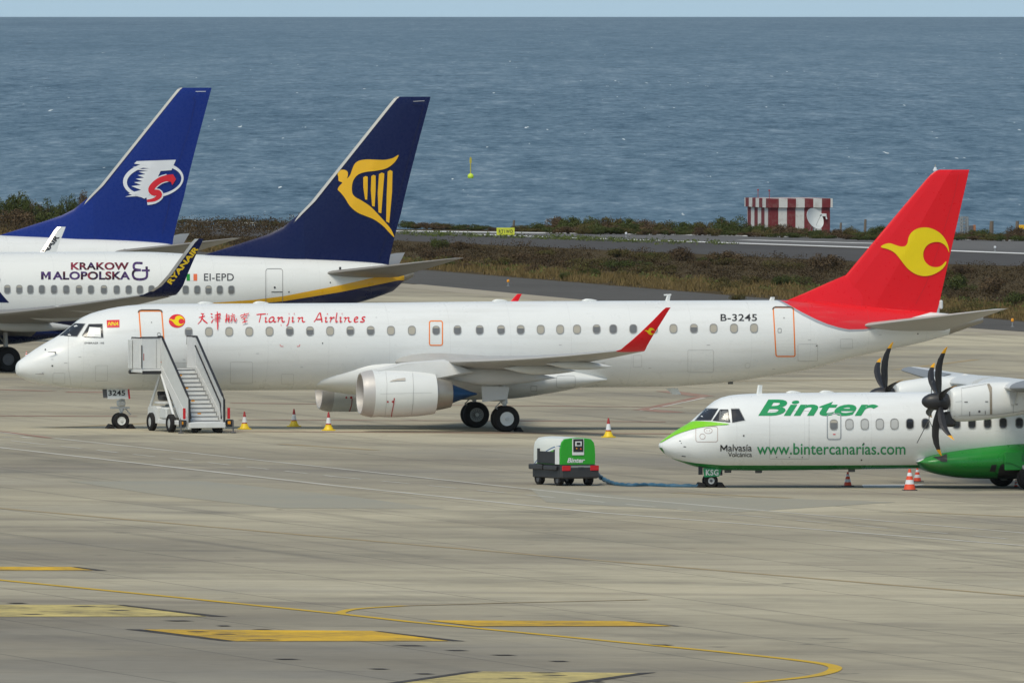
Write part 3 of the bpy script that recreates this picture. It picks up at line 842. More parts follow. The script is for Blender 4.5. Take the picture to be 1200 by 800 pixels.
def engine(parent, s0, s1, y, z, rf, rmax, rr, s_noz, rn0, rn1, s_cone, lipmat, bodymat, conemat, droop=0.0):
    """turbofan pod: cowl with inner duct, bare lip, fan, core nozzle and exhaust cone"""
    ax = Vector((1, 0, -droop)); L = s1 - s0
    o = Vector((s0, y, z))
    root = MB().lathe(o, ax, [(L * 0.155, rf * 1.10), (L * 0.25, rmax * 0.985), (L * 0.40, rmax), (L * 0.6, rmax * 0.985), (L * 0.8, rmax * 0.945), (L * 0.93, rr * 1.04), (L, rr), (L * 0.985, rr * 0.97), (L * 0.7, rr * 0.95)], 48).build('engine_cowl', bodymat, parent)
    MB().lathe(o, ax, [(L * 0.155, rf * 1.10), (L * 0.08, rf * 1.055), (L * 0.03, rf * 1.0), (0.006, rf * 0.95), (0, rf * 0.915), (0.012, rf * 0.88), (L * 0.05, rf * 0.845), (L * 0.1, rf * 0.83)], 48).build('inlet_lip', lipmat, root)
    MB().lathe(o, ax, [(L * 0.1, rf * 0.83), (L * 0.16, rf * 0.84), (L * 0.26, rf * 0.86), (L * 0.34, rf * 0.87)], 48).build('inlet_duct', LGREY, root)
    f = MB(); f.lathe(o + ax * L * 0.33, ax, [(0, rf * 0.87), (0.01, 0.01)], 40)
    for i in range(24):
        a = 2 * PI * i / 24; d = Vector((0, math.cos(a), math.sin(a))); e = Vector((0, -math.sin(a), math.cos(a)))
        c = o + ax * (L * 0.315)
        f.add([c + d * rf * 0.25 - e * 0.03, c + d * rf * 0.25 + e * 0.03 + ax * 0.06, c + d * rf * 0.84 + e * 0.06 + ax * 0.05, c + d * rf * 0.84 - e * 0.06 - ax * 0.03], [(0, 1, 2, 3)])
    f.lathe(o + ax * L * 0.33, ax, [(-L * 0.14, 0.002), (-L * 0.1, rf * 0.12), (-L * 0.05, rf * 0.2), (0, rf * 0.25)], 24)
    f.build('fan', DGREY, root)
    Ln = s_noz - s1
    MB().lathe(o + ax * L, ax, [(-L * 0.35, rr * 0.86), (-L * 0.12, rr * 0.84), (0.0, rn0), (Ln * 0.6, (rn0 * 0.4 + rn1 * 0.6) * 1.015), (Ln, rn1), (Ln * 0.985, rn1 * 0.96), (Ln * 0.5, rn1 * 0.9)], 40).build('exhaust_nozzle', HOTMETAL, root)
    Lc = s_cone - s_noz
    MB().lathe(o + ax * (L + Ln), ax, [(-0.35, rn1 * 0.82), (-0.05, rn1 * 0.78), (Lc * 0.3, rn1 * 0.52), (Lc * 0.75, rn1 * 0.2), (Lc, 0.03), (Lc + 0.002, 0.0)], 32).build('exhaust_cone', conemat, root)
    return root
def spindle(name, s0, s1, y, z, w, h, mat, parent, drop=0.0, nose=0.35):
    rg = []
    for i in range(17):
        t = i / 16
        q = math.sin(PI * min(1, t / (2 * nose))) if t < nose else (1 - ((t - nose) / (1 - nose)) ** 1.8)
        q = max(q, 0.02)
        rg.append([(s0 + (s1 - s0) * t, y + w / 2 * q * math.cos(a), z - drop * t + h / 2 * q * math.sin(a)) for a in [2 * PI * j / 20 for j in range(20)]])
    return MB().loft(rg).build(name, mat, parent)
def blade_antenna(parent, fr, px, pyb, pyt, lean, wid, mat=None, y=0.0, th=0.03, name='antenna'):
    s0, z0 = fr.loc(px, pyb, y); s1, z1 = fr.loc(px + lean, pyt, y)
    w = wid / 29.0
    rg = [[(s + dx * k, y + dy, z) for dx, dy in ((0, 0), (w * 0.3, -th), (w, 0), (w * 0.3, th))] for s, z, k in ((s0, z0 - 0.12, 1), (s1, z1, 0.72))]
    return MB().loft(rg).build(name, mat or WHITE, parent)
def outline(loop, w):
    """closed outline band as quads"""
    n = len(loop); vs = []; fs = []
    cx = sum(p[0] for p in loop) / n; cy = sum(p[1] for p in loop) / n
    for i, p in enumerate(loop):
        a, b = loop[i - 1], loop[(i + 1) % n]
        dx, dy = b[0] - a[0], b[1] - a[1]; k = math.hypot(dx, dy) or 1
        nx, ny = -dy / k, dx / k
        if nx * (p[0] - cx) + ny * (p[1] - cy) < 0: nx, ny = -nx, -ny
        vs += [(p[0] + nx * w / 2, p[1] + ny * w / 2), (p[0] - nx * w / 2, p[1] - ny * w / 2)]
    for i in range(n):
        j = (i + 1) % n; fs.append((2 * i, 2 * i + 1, 2 * j + 1, 2 * j))
    return vs, fs
def cabin_window(fr, bv, cx, cy, w, h, pane, parent, frame_mat=None, r=None):
    lp = rrect(cx - w / 2, cy - h / 2, cx + w / 2, cy + h / 2, r or w * 0.42)
    o = decal(fr, bv, [(*fill([lp]), 0)], 'cabin_window', pane, parent, 0.010, 6)
    if pane is GLASS and random.random() < 0.45:             # blind pulled part of the way down
        f = random.choice((0.3, 0.4, 0.5))
        decal(fr, bv, [fill([[p for p in lp if p[1] <= cy - h / 2 + h * f]])], 'window_blind', SHADE, o, 0.015, 6)
    decal(fr, bv, [outline(rrect(cx - w / 2 - .1, cy - h / 2 - .1, cx + w / 2 + .1, cy + h / 2 + .1, r or w * 0.42), 0.9)], 'window_frame', frame_mat or FRAME, o, 0.022, 6)
    return o
def chock(loc, rz, label, grp=None):
    q = MB()
    q.prism([(-0.16, -0.28, 0), (0.16, -0.28, 0), (0.10, -0.28, 0.15), (-0.02, -0.28, 0.19)], (0, 0.56, 0))
    o = q.build('wheel_chock', RUBBER); o.location = loc; o.rotation_euler = (0, 0, rz)
    tag(o, label, 'chock', grp); return o

# ---------------------------------------------------------------- the long white jet with the red tail
YAW = 0.2036
Pm = at(574, 500, 696.6); SM = 18.98
O1 = Vector((Pm.x, Pm.y, 0)) - Vector((math.cos(YAW), math.sin(YAW), 0)) * SM
O1.z = gz(O1.x)
F1 = Frame(O1, YAW)
jet = empty('airliner', O1, YAW)
tag(jet, 'long white twin jet airliner with a red tail fin bearing a yellow bird emblem', 'airliner')
def prof(fr, pts): return sorted([fr.loc(x, y, 0.0) for x, y in pts])
top = prof(F1, [(18.3, 432), (19, 428), (20.3, 424.8), (24, 421.5), (30, 417), (40, 410), (50, 403.6), (60, 398), (66, 394.7), (72, 390.8), (80, 384.4), (87, 379), (93, 374), (101, 369.7), (110, 366), (120, 363.4), (132, 360.6), (154, 357.6), (180, 356.2), (230, 355.8), (400, 355), (600, 353), (900, 351.7), (930, 352.2), (970, 354.5), (1020, 359), (1060, 363), (1111, 367.5)])
bot = prof(F1, [(18.3, 432), (18.6, 436), (21, 440), (26, 443), (33, 446), (50, 450), (75, 454), (100, 455.8), (140, 457), (300, 457.2), (500, 456), (720, 453.5), (775, 453), (812, 451.2), (850, 448), (900, 440.8), (950, 432.3), (1000, 418.6), (1050, 407.8), (1075, 402.4), (1111, 392.6)])
SEND = F1.loc(1111, 380, 0)[0]
zt1 = lambda s: pchip(top, s); zb1 = lambda s: pchip(bot, s)
HM = zt1(12) - zb1(12)
w1 = lambda s: 1.505 * (max(zt1(s) - zb1(s), 0) / HM) ** (0.86 if s < 10 else 0.95)
S0 = top[0][0]
st = [S0 + (SEND - S0) * (t / SEND) for t in stations(SEND, 110)]
zz = lambda x, y, yl=-1.2: F1.loc(x, y, yl)
redc = [zz(915, 349)] + [zz(x, y) for x, y in ((924, 354.5), (940, 365), (957, 374), (970, 379.5), (985, 384), (996, 386), (1015, 385.8), (1040, 382), (1075, 372), (1100, 366), (1110, 365))]
greyc = [zz(913, 349)] + [zz(x, y) for x, y in ((922, 356.5), (940, 369), (957, 378), (970, 383), (985, 387.2), (996, 389), (1015, 388.5), (1040, 383), (1075, 372), (1100, 366), (1110, 365))]
base = (0.775, 0.79, 0.775)
far_ = [(0, 30.0), (redc[0][0] - 0.02, 30.0)]
LIV1 = livery('white_hull_red_tail', base, [(far_ + greyc, (0.36, 0.38, 0.41), 'above'), (far_ + redc, (0.72, 0.018, 0.025), 'above')], SEND, 31.0, 0.3)
fus = MB().loft(hull_rings(st, zt1, zb1, w1)).build('fuselage', LIV1, jet)
BV1 = bvh_of(fus)
# exhaust cone of the tail
a = zz(1109, 371, 0); b = zz(1109, 393, 0); c = zz(1151.5, 370.2, 0); d = zz(1152.5, 378, 0)
rg = []
for t in (0, 0.5, 0.95, 1.0):
    s = a[0] + (c[0] - a[0]) * t; z1_, z0_ = a[1] + (c[1] - a[1]) * t, b[1] + (d[1] - b[1]) * t
    h = (z1_ - z0_) / 2
    rg.append([(s, h * 0.95 * math.sin(2 * PI * j / 24), (z1_ + z0_) / 2 + h * math.cos(2 * PI * j / 24)) for j in range(24)])
rg.append([(p[0] - 0.2, p[1] * 0.8, (p[2] - (d[1] + c[1]) / 2) * 0.8 + (d[1] + c[1]) / 2) for p in rg[-1]])
MB().loft(rg).build('tail_exhaust', HOTMETAL, jet)
# belly fairing
fr_ = []
for px, y0, y1, w in ((369, 446, 454, 0.6), (377, 437, 455.5, 0.95), (388, 429, 457.6, 1.10), (410, 419, 461, 1.27), (432, 413, 463.6, 1.45), (460, 415, 466.2, 1.62), (520, 421, 468.5, 1.86), (600, 425, 467, 1.9), (650, 428, 460.5, 1.76), (690, 436, 452.5, 1.42), (713, 443, 446, 1.0)):
    s, zt = zz(px, y0, -1.2); _, zb = zz(px, y1, 0)
    fr_.append((s, zt, zb, w))
fs_ = [fr_[0][0] + (fr_[-1][0] - fr_[0][0]) * i / 40 for i in range(41)]
k_ = lambda q: [(f[0], f[q]) for f in fr_]
MB().loft(hull_rings(fs_, lambda s: pchip(k_(1), s), lambda s: pchip(k_(2), s), lambda s: pchip(k_(3), s), 48, 2.3)).build('belly_fairing', WHITE, jet)
LIPM = paint('inlet_lip_grey', (0.50, 0.48, 0.46), 0.5, 0.25)
SWING = paint('pale_wing_grey', (0.40, 0.395, 0.375), 0.4)
# wings
tl = zz(722, 411.5, -13.2); tt = zz(755, 412, -13.2)
zr = zz(500, 427, -1.5)[1]
for side in (-1, 1):
    root_le = tl[0] - 6.35
    def sec(y):
        t = (y - 1.5) / (13.2 - 1.5)
        le = root_le + (tl[0] - root_le) * t
        te = (20.7 if y < 4.9 else 20.7 + (tt[0] - 20.7) * (y - 4.9) / (13.2 - 4.9))
        z = zr + (tl[1] - zr) * t - 0.12 * math.sin(PI * t)
        th = 0.122 - 0.03 * t
        return foil(side, side * y, le, z, te - le, th, 0, math.radians(4.2 * (1 - t) + 0.2 * t))
    ys_ = [0.6, 1.5, 3.0, 4.2, 4.9, 6, 7.5, 9, 10.5, 12, 13.2]
    wing = MB().loft([sec(y) for y in ys_]).build('wing', [SWING], jet)
    # winglet: curving up from the tip
    wl = [(13.2, tl[0], tl[1], tt[0] - tl[0], 0.02)]
    for py, lx, tx, y, cant in ((409.5, 727.5, 756.5, 13.42, 0.35), (405.5, 732, 758.2, 13.62, 0.8), (398.5, 740.5, 762.2, 13.80, 1.1), (389, 751, 767.8, 13.93, 1.2), (376, 764.5, 776, 14.07, 1.22), (364, 776, 783.4, 14.2, 1.25), (360.3, 780.3, 786, 14.24, 1.25)):
        s0, z0 = zz(lx, py, -y); s1, _ = zz(tx, py, -y)
        wl.append((y, s0, z0, s1 - s0, cant))
    rg = [foil(side, side * y, s, z, ch, 0.085, cant) for y, s, z, ch, cant in wl]
    wg = MB().loft(rg).build('winglet', RED, wing)
    if side < 0:
        W1, WG1 = wing, wg
    # flap track fairings
    for y, x0, x1, py, w, h, dr in ((8.7, 640, 718, 427.5, 0.34, 0.36, 0.12), (6.2, 590, 676, 432.5, 0.38, 0.42, 0.12), (3.6, 505, 652, 440, 0.5, 0.7, 0.15)):
        s0, z0 = zz(x0, py, -y); s1, _ = zz(x1, py, -y)
        spindle('flap_fairing', s0, s1, side * y, z0 + 0.04, w, h, LGREY, wing, dr, 0.45)
    # engine
    ef = zz(421.5, 461, -4.2); er = zz(508.5, 462, -4.2); en = zz(528, 462, -4.2); ec = zz(556, 462, -4.2)
    eng = engine(jet, ef[0], er[0], side * 4.2, ef[1], 0.845, 0.925, 0.79, en[0], 0.67, 0.53, ec[0] + 0.1, LIPM, WHITE, BLUEMETAL, 0.008)
    # pylon
    p0 = zz(436, 433.5, -4.2); p1 = zz(470, 425, -4.2); p2 = zz(520, 421, -4.2); p3 = zz(556, 436, -4.2); p4 = zz(515, 444, -4.2)
    pl = MB()
    loop = [p0, p1, p2, p3, p4, zz(470, 441, -4.2)]
    rg = []
    for dy, k in ((-0.17, 0.86), (-0.10, 1.0), (0.10, 1.0), (0.17, 0.86)):
        cs = sum(q[0] for q in loop) / 6; cz = sum(q[1] for q in loop) / 6
        rg.append([(cs + (q[0] - cs) * k, side * 4.2 + dy, cz + (q[1] - cz) * k) for q in loop])
    pl.loft(rg).build('pylon', LGREY, jet)
    # tailplane
    r0 = zz(1014, 380.5, -0.9); r1 = zz(1112, 384.5, -0.9); t0 = zz(1166, 362, -6.0); t1 = zz(1182, 360.2, -6.0)
    rg = []
    for q in (-0.08, 0, 0.25, 0.5, 0.75, 0.96, 1.0):
        le = r0[0] + (t0[0] - r0[0]) * q; te = r1[0] + (t1[0] - r1[0]) * q
        zl = r0[1] + (t0[1] - r0[1]) * q; dz = (r0[1] - r1[1]) * (1 - q) + (t0[1] - t1[1]) * q
        if q == 1.0: le += 0.18
        rg.append(foil(side, side * (0.9 + 5.1 * q), le, zl - 0.25 * dz - 0.03, te - le, 0.10 if q < 1 else 0.05, 0, math.asin(max(-0.2, min(0.2, dz / (te - le))))))
    MB().loft(rg).build('tailplane', [SWING], jet)
# fin
rg = []
for py, lx, tx, th in ((380, 946, 1093.5, 0.34), (360, 959.3, 1099.6, 0.34), (322.5, 991, 1108, 0.32), (280, 1026.5, 1117.6, 0.28), (240, 1060.2, 1126.6, 0.23), (212, 1084, 1133, 0.18), (205, 1090.2, 1134.5, 0.16), (201, 1095.5, 1135.4, 0.12), (199, 1101, 1136, 0.05)):
    s0, z0 = zz(lx, py, 0); s1, _ = zz(tx, py, 0)
    rg.append(fin_ring(s0, s1, z0, th))
fin = MB().loft(rg).build('fin', RED, jet, angle=2.2)
rg = []
for x, yb, yt, th in ((919, 354, 353.4, 0.02), (945, 359, 342.5, 0.10), (970, 362, 331.2, 0.16), (994, 364, 321, 0.22), (1010, 366, 316, 0.2)):
    s, zb = zz(x, yb, 0); _, zt = zz(x, yt, 0)
    rg.append([(s, -th, zb), (s, -th * 0.35, zt - (zt - zb) * 0.12), (s, 0, zt), (s, th * 0.35, zt - (zt - zb) * 0.12), (s, th, zb)])
MB().loft(rg).build('dorsal_fin', RED, jet)
BF1 = bvh_of(fin)
s0, z0 = zz(1100, 359, 0)
MB().box((s0 + 0.03, -0.06, z0 - 0.1), (s0 + 0.17, 0.06, z0 + 0.25), 0.04).build('tail_light_housing', LGREY, jet)
def up(x, y): return (850 + x / 3.3333, 180 + y / 3.3333)
bird = [(607, 365), (622, 354), (642, 350), (664, 357), (685, 363), (702, 361), (711, 349), (714, 332), (722, 314), (738, 299), (760, 290), (790, 289), (818, 298), (843, 315), (860, 338), (870, 362), (873, 386),
        (866, 370), (856, 357), (842, 348), (824, 345), (803, 349), (786, 360), (775, 378), (772, 397), (777, 417), (790, 433), (808, 442), (828, 443), (845, 436), (861, 420), (860, 433), (846, 451), (824, 466), (798, 476), (770, 478), (742, 470), (716, 453), (697, 432), (679, 408), (660, 387), (636, 374)]
bird = smooth_loop([up(*p) for p in bird], 3)
decal(F1, BF1, [fill([bird])], 'tail_emblem', YELLOW, fin, 0.03, 2)
decal(F1, BF1, [stroke_poly([(980, 336), (1000, 311), (1030, 275), (1060, 239)], 0.35), stroke_poly([(1073, 356), (1085, 333), (1100, 290), (1118, 230), (1123, 205)], 0.3)], 'panel_seam', paint('red_seam', (0.45, 0.02, 0.025), 0.5), fin, 0.020, 3)
lb = [((p[0] - 850) * 0 + 756.2 + (p[0] - 1031) * 0.108, 384.5 + (p[1] - 266) * 0.115) for p in bird]
lb = [(755.4 + (p[0] - 1032) * 0.145, 384 + (p[1] - 267) * 0.145) for p in bird]
decal(F1, bvh_of(WG1), [fill([lb])], 'winglet_emblem', YELLOW, W1, 0.012, 3)
# lettering
def scal(box, loop, src): 
    return [(box[0] + (p[0] - src[0]) / (src[2] - src[0]) * (box[2] - box[0]), box[1] + (p[1] - src[1]) / (src[3] - src[1]) * (box[3] - box[1])) for p in loop]
def brush(strokes, ox, oy, k):
    out = []
    for s in strokes:
        pts = [(ox + p[0] / k, oy + p[1] / k) for p in s]
        w = [p[2] / k for p in s]
        out.append(stroke_poly(pts, w))
    return out
# brush written characters, strokes as (x, y, width) in the tenfold enlarged picture (origin 215, 355)
cn = [
 [(203, 124, 9), (224, 130, 13), (240, 127, 7)], [(180, 172, 8), (215, 165, 15), (252, 155, 9)], [(228, 130, 10), (218, 175, 15), (200, 215, 12), (166, 250, 5)], [(215, 178, 10), (240, 210, 17), (280, 240, 12)],
 [(318, 126, 8), (336, 138, 16)], [(322, 165, 8), (340, 172, 14)], [(325, 235, 14), (338, 212, 10), (350, 190, 5)], [(366, 150, 7), (400, 140, 13), (432, 128, 10)], [(430, 130, 10), (424, 170, 9)], [(362, 175, 7), (400, 168, 11), (424, 165, 8)], [(356, 200, 7), (400, 190, 12), (436, 184, 9)], [(366, 222, 6), (400, 214, 10), (428, 210, 8)], [(394, 108, 9), (397, 180, 14), (399, 260, 16), (398, 318, 9)],
 [(508, 130, 8), (498, 152, 9)], [(498, 155, 10), (500, 195, 12), (490, 232, 12)], [(500, 158, 8), (532, 152, 12), (528, 205, 13), (526, 232, 15)], [(508, 180, 7), (520, 192, 9)], [(484, 205, 9), (515, 198, 11), (544, 190, 8)], [(566, 138, 12), (580, 142, 8)], [(548, 165, 8), (575, 158, 12), (600, 150, 8)], [(566, 175, 10), (562, 205, 13), (548, 232, 9)], [(566, 178, 8), (592, 172, 11), (590, 215, 15), (606, 228, 14), (622, 190, 6)],
 [(706, 135, 8), (714, 148, 12)], [(665, 172, 12), (672, 158, 8), (716, 152, 10), (764, 136, 10), (752, 156, 6)], [(704, 165, 8), (690, 182, 11), (672, 190, 6)], [(728, 160, 8), (744, 170, 13)], [(692, 200, 8), (715, 194, 12), (738, 190, 8)], [(712, 198, 8), (712, 232, 12)], [(684, 242, 9), (716, 234, 14), (744, 228, 9)]]
ch = brush(cn, 215, 355, 10.0)
decal(F1, BV1, [(c[0], c[1]) for c in ch], 'airline_name', DRED, jet, [0.012 + 0.003 * i for i in range(len(ch))], 3)
# broad nib roman letters, ten times enlarged, origin (320, 355) for the second group
def nibset(paths, ox, oy, k, nib=(6.2, -6.6)):
    """broad pen letters: stroke width depends on the stroke's direction against the pen edge"""
    out = []; na = math.atan2(nib[1], nib[0])
    for pth in paths:
        pts = smooth_loop(pth, 3, False); n = len(pts); w = []
        for i in range(n):
            a, b = pts[max(i - 1, 0)], pts[min(i + 1, n - 1)]
            w.append(max(10.0, 19.0 * abs(math.sin(math.atan2(b[1] - a[1], b[0] - a[0]) - na))) / k)
        out.append(stroke_poly([(ox + p[0] / k, oy + p[1] / k) for p in pts], w))
    return out
SW = 1.32
def wid(f):
    return lambda x: [[(x + (p[0] - x) * SW, p[1]) for p in q] for q in f(x)]
def small_a(x): return [[(x + 46, 172), (x + 26, 168), (x + 8, 186), (x + 2, 212), (x + 14, 226), (x + 34, 214), (x + 50, 174)], [(x + 50, 174), (x + 44, 206), (x + 52, 224), (x + 66, 218)]]
def small_n(x): return [[(x, 178), (x + 14, 172), (x + 14, 192), (x + 6, 226)], [(x + 12, 196), (x + 30, 174), (x + 46, 176), (x + 42, 200), (x + 52, 224), (x + 68, 216)]]
def small_i(x): return [[(x, 180), (x + 12, 172), (x + 6, 208), (x + 10, 226), (x + 24, 216)], [(x + 20, 134), (x + 26, 130)]]
def small_r(x): return [[(x, 180), (x + 14, 172), (x + 12, 196), (x + 4, 228)], [(x + 12, 198), (x + 28, 176), (x + 44, 176)]]
small_a, small_n, small_r, small_i = wid(small_a), wid(small_n), wid(small_r), wid(small_i)
TJ = [[(855, 138), (900, 133), (950, 131), (966, 128)], [(908, 136), (898, 180), (886, 228)]] + [[(p[0], p[1]) for p in q] for q in small_i(952)] + small_a(998) + small_n(1096)
g1 = nibset(TJ, 215, 355, 10.0)
R2 = [[(180, 178), (188, 174), (182, 210), (172, 250), (154, 272)], [(182, 134), (188, 130)]] + small_i(216) + small_n(285) + \
     [[(478, 222), (500, 196), (536, 128), (552, 118)], [(552, 118), (562, 170), (572, 226)], [(506, 196), (540, 194), (576, 192)]] + small_i(606) + small_r(660) + [[(748, 118), (738, 170), (734, 212), (742, 226), (756, 216)]] + small_i(776) + small_n(828) + \
     [[(950, 200), (980, 190), (992, 176), (976, 166), (956, 180), (950, 206), (964, 226), (996, 216)]] + [[(1080, 168), (1056, 166), (1042, 178), (1052, 194), (1066, 206), (1060, 222), (1030, 222), (1022, 216)]]
g2 = nibset(R2, 320, 355, 10.0)
gg = g1 + g2
decal(F1, BV1, gg, 'airline_name', DRED, jet, [0.012 + 0.003 * (i % 12) for i in range(len(gg))], 3)
decal(F1, BV1, [fit(glyphs('B-3245', 0, 0.012, 1.05), 844.3, 368, 887, 376.2)], 'registration', BLACK, jet, 0.012, 3)
decal(F1, BV1, [fit(glyphs('EMBRAER 195', 0.15, 0.0), 99, 400.8, 122, 402.9)], 'type_lettering', BLACK, jet, 0.012, 3)
decal(F1, BV1, [(*fill([[(125, 375.2), (140, 374.8), (140, 383.6), (125.4, 384)]]), 0), (*fit(glyphs('HNA', 0.35, 0.03), 126.2, 377.3, 138.6, 381.6), 1)], 'group_badge', [DRED, YELLOW], jet, [0.012, 0.018], 3)
e = ellipse(207.4, 376.2, 9.6, 7.9, 40)
src = (1031, 266, 1112, 324)
sm = [(197.8 + (p[0] - 1032) / 80.0 * 18.2, 370.2 + (p[1] - 266.6) / 57.0 * 11.8) for p in bird]
decal(F1, BV1, [(*fill([e]), 0), (*fill([sm]), 1)], 'bird_badge', [DRED, YELLOW], jet, [0.012, 0.018], 3)
# windows
wx = [221, 244.75, 268.5, 292, 315.75, 339.5, 363.2, 386.75, 410.5, 434.25, 458, 482.5, 536, 562, 587, 610, 633.5, 656.25, 676, 699, 718.5, 742, 766, 789, 813, 836, 860, 883.5]
dark = {221, 339.5, 363.2, 410.5, 434.25, 536, 562, 587, 610, 699, 718.5, 742, 813}
for x in wx:
    y = 389.0 - (x - 221) * 0.0068
    cabin_window(F1, BV1, x, y, 8.2, 9.8, GLASS if x in dark else SHADE, jet)
# doors
def door(fr, bv, corners, r, col, w, parent, name='door', topdark=None):
    lp = corners
    d = decal(fr, bv, [fill([lp])], name, WHITE, parent, 0.006, 4)
    decal(fr, bv, [outline(lp, w)], 'door_frame', col, d, 0.014, 4)
    return d
def quad_round(x0a, x1a, y0, x0b, x1b, y1, r):
    lp = rrect(0, 0, 1, 1, 0.001, 1)
    pts = rrect(0, 0, x1a - x0a, y1 - y0, r)
    out = []
    for px, py in pts:
        v = py / (y1 - y0); u = px / (x1a - x0a)
        xl = x0a + (x0b - x0a) * v + 1.2 * math.sin(PI * v) * 0; xr = x1a + (x1b - x1a) * v
        out.append((xl + (xr - xl) * u, y0 + py))
    return out
d1 = door(F1, BV1, quad_round(162.8, 189.4, 364.6, 167.2, 194, 424, 2.0), 2, ORANGE, 1.5, jet)
decal(F1, BV1, [stroke_poly([(162, 366.5), (163, 364.4), (166, 363.6), (186, 363.6), (189, 364.4), (190, 366.5)], 1.5)], 'rain_gutter', paint('gutter_brown', (0.10, 0.07, 0.05), 0.6), d1, 0.022, 3)
decal(F1, BV1, [outline(ellipse(186.2, 392, 1.9, 2.1, 20), 0.7), fill([ellipse(177.5, 377.8, 0.7, 0.8, 10)])], 'door_window', FRAME, d1, 0.020, 3)
d2 = door(F1, BV1, quad_round(906, 929.6, 360.4, 909.4, 931.6, 417.3, 2.0), 2, ORANGE, 1.4, jet)
decal(F1, BV1, [stroke_poly([(905.3, 363), (906.3, 361), (908.5, 360), (926, 360.2), (928.6, 361.2), (929.8, 363)], 1.4)], 'rain_gutter', paint('gutter_brown', (0.10, 0.07, 0.05), 0.6), d2, 0.022, 3)
decal(F1, BV1, [outline(rrect(911.5, 384.8, 915.4, 389.6, 1), 0.6), fill([ellipse(918.6, 372.6, 0.8, 0.8, 10)])], 'door_window', FRAME, d2, 0.020, 3)
d3 = door(F1, BV1, rrect(503.2, 376.2, 518.4, 404.4, 2.2), 2, ORANGE, 1.3, jet, 'overwing_exit')
cabin_window(F1, BV1, 511, 387.2, 8.2, 9.6, GLASS, d3)
# cockpit glazing
decal(F1, BV1, [fill([[(70.3, 393.4), (88, 379.6), (99.6, 379.6), (90.2, 393.9)]])], 'windscreen', DGLASS, jet, 0.010, 3)
cw = decal(F1, BV1, [fill([[(96.8, 393.2), (104.4, 380.5), (119.6, 380), (120.7, 395.2), (100, 394.6)]])], 'cockpit_window', DGLASS, jet, 0.010, 3)
decal(F1, BV1, [fill([[(102.4, 394.2), (104.8, 383.3), (117.8, 384), (118.4, 395.0)]])], 'sun_blind', WHITE, cw, 0.018, 3)
decal(F1, BV1, [outline([(70.0, 393.6), (88, 379.3), (99.9, 379.3), (90.4, 394.2)], 0.8), outline([(96.5, 393.4), (104.2, 380.2), (119.9, 379.7), (121, 395.5), (100, 394.9)], 0.8)], 'window_surround', paint('glazing_seal', (0.14, 0.14, 0.14), 0.5), jet, 0.020, 3)
# probes, ports, small placards
PLAC = paint('placard_grey', (0.42, 0.42, 0.42), 0.5)
decal(F1, BV1, [outline(rrect(62, 437, 76, 449, 1), .22), outline(rrect(196, 425, 222, 447, 1.5), .25), outline(rrect(270, 424, 296, 449, 1.5), .25), outline(rrect(330, 438, 344, 450, 1), .2), outline(rrect(742, 416, 752, 430, 1), .22), outline(rrect(806, 410, 836, 436, 1.5), .25),
                outline(ellipse(876, 428, 3, 3, 16), .22), outline(rrect(985, 397, 999, 408, 1), .22), outline(rrect(112, 428, 126, 446, 1), .2), stroke_poly([(84, 372), (80, 400), (80, 430), (84, 455)], .22)], 'hatch', SEAM, jet, 0.010, 4)
decal(F1, BV1, [stroke_poly([(x, y), (x + w, y)], .5) for x, y, w in ((214, 421, 3), (300, 414, 3.5), (352, 430, 3), (655, 404, 3), (705, 425, 4), (760, 431, 3), (828, 404, 4), (905, 432, 3), (947, 398, 3), (92, 418, 3), (60, 421, 2.5), (75, 425, 4), (1030, 392, 3), (440, 372, 2))], 'placard', PLAC, jet, 0.011, 4)
decal(F1, BV1, [fill([ellipse(53.2, 409.6, .9, 1, 10)]), fill([ellipse(61.3, 428.4, 1.1, .9, 10)]), fill([ellipse(378, 402, .7, .8, 10)]), fill([ellipse(957, 405, .7, .8, 10)]), fill([ellipse(227.5, 410.5, .8, .8, 10)]), fill([ellipse(1075.5, 391, .8, .8, 10)])], 'sensor_port', BLACK, jet, 0.012, 3)
decal(F1, BV1, [stroke_poly([(328, 403.5), (329, 405.6), (332, 405.8)], .6), stroke_poly([(351.5, 403.5), (350.6, 405.6), (348, 405.8)], .6), stroke_poly([(329, 380), (329.6, 382)], .5)], 'marking', DRED, jet, 0.012, 3)
decal(F1, BV1, [outline(rrect(935, 403, 958, 423, 1.5), .25)], 'panel_seam', SEAM, jet, 0.010, 4)
for x, y in ((65, 413.5), (50, 436.5)):
    s, z = F1.loc(x, y, -w1(F1.loc(x, y, -1)[0]) * 0.93); h, nn, _, _ = F1.cast(BV1, x, y)
    MB().tube([h - nn * 0.02, h + nn * 0.12], 0.025, 8).tube([h + nn * 0.12 + Vector((0.05, 0, 0)), h + nn * 0.12 - Vector((0.28, 0, 0))], [0.022, 0.012], 8).build('pitot_probe', STEEL, jet)
# antennas and beacon
blade_antenna(jet, F1, 778, 354, 346, 3.5, 6)
s, z = F1.loc(785, 345.6, 0); s2, z2 = F1.loc(778, 345.6, 0); MB().tube([(s2, 0, z), (s + 0.05, 0, z + 0.01)], 0.03, 8).build('antenna', WHITE, jet)
blade_antenna(jet, F1, 899, 354, 348, 4, 7)
blade_antenna(jet, F1, 780, 451, 462, 8, 14, WHITE)
for x in (585, 690, 240, 305):
    s, z = F1.loc(x, 353, 0); spindle('antenna', s - 0.3, s + 0.35, 0, zt1(s) + 0.02, 0.16, 0.14, WHITE, jet)
for x, y in ((856, 444.5),):
    s, z = F1.loc(x, y, 0); MB().box((s - 0.1, -0.05, zb1(s) - 0.09), (s + 0.1, 0.05, zb1(s) + 0.05), 0.02).build('drain_mast', DGREY, jet)
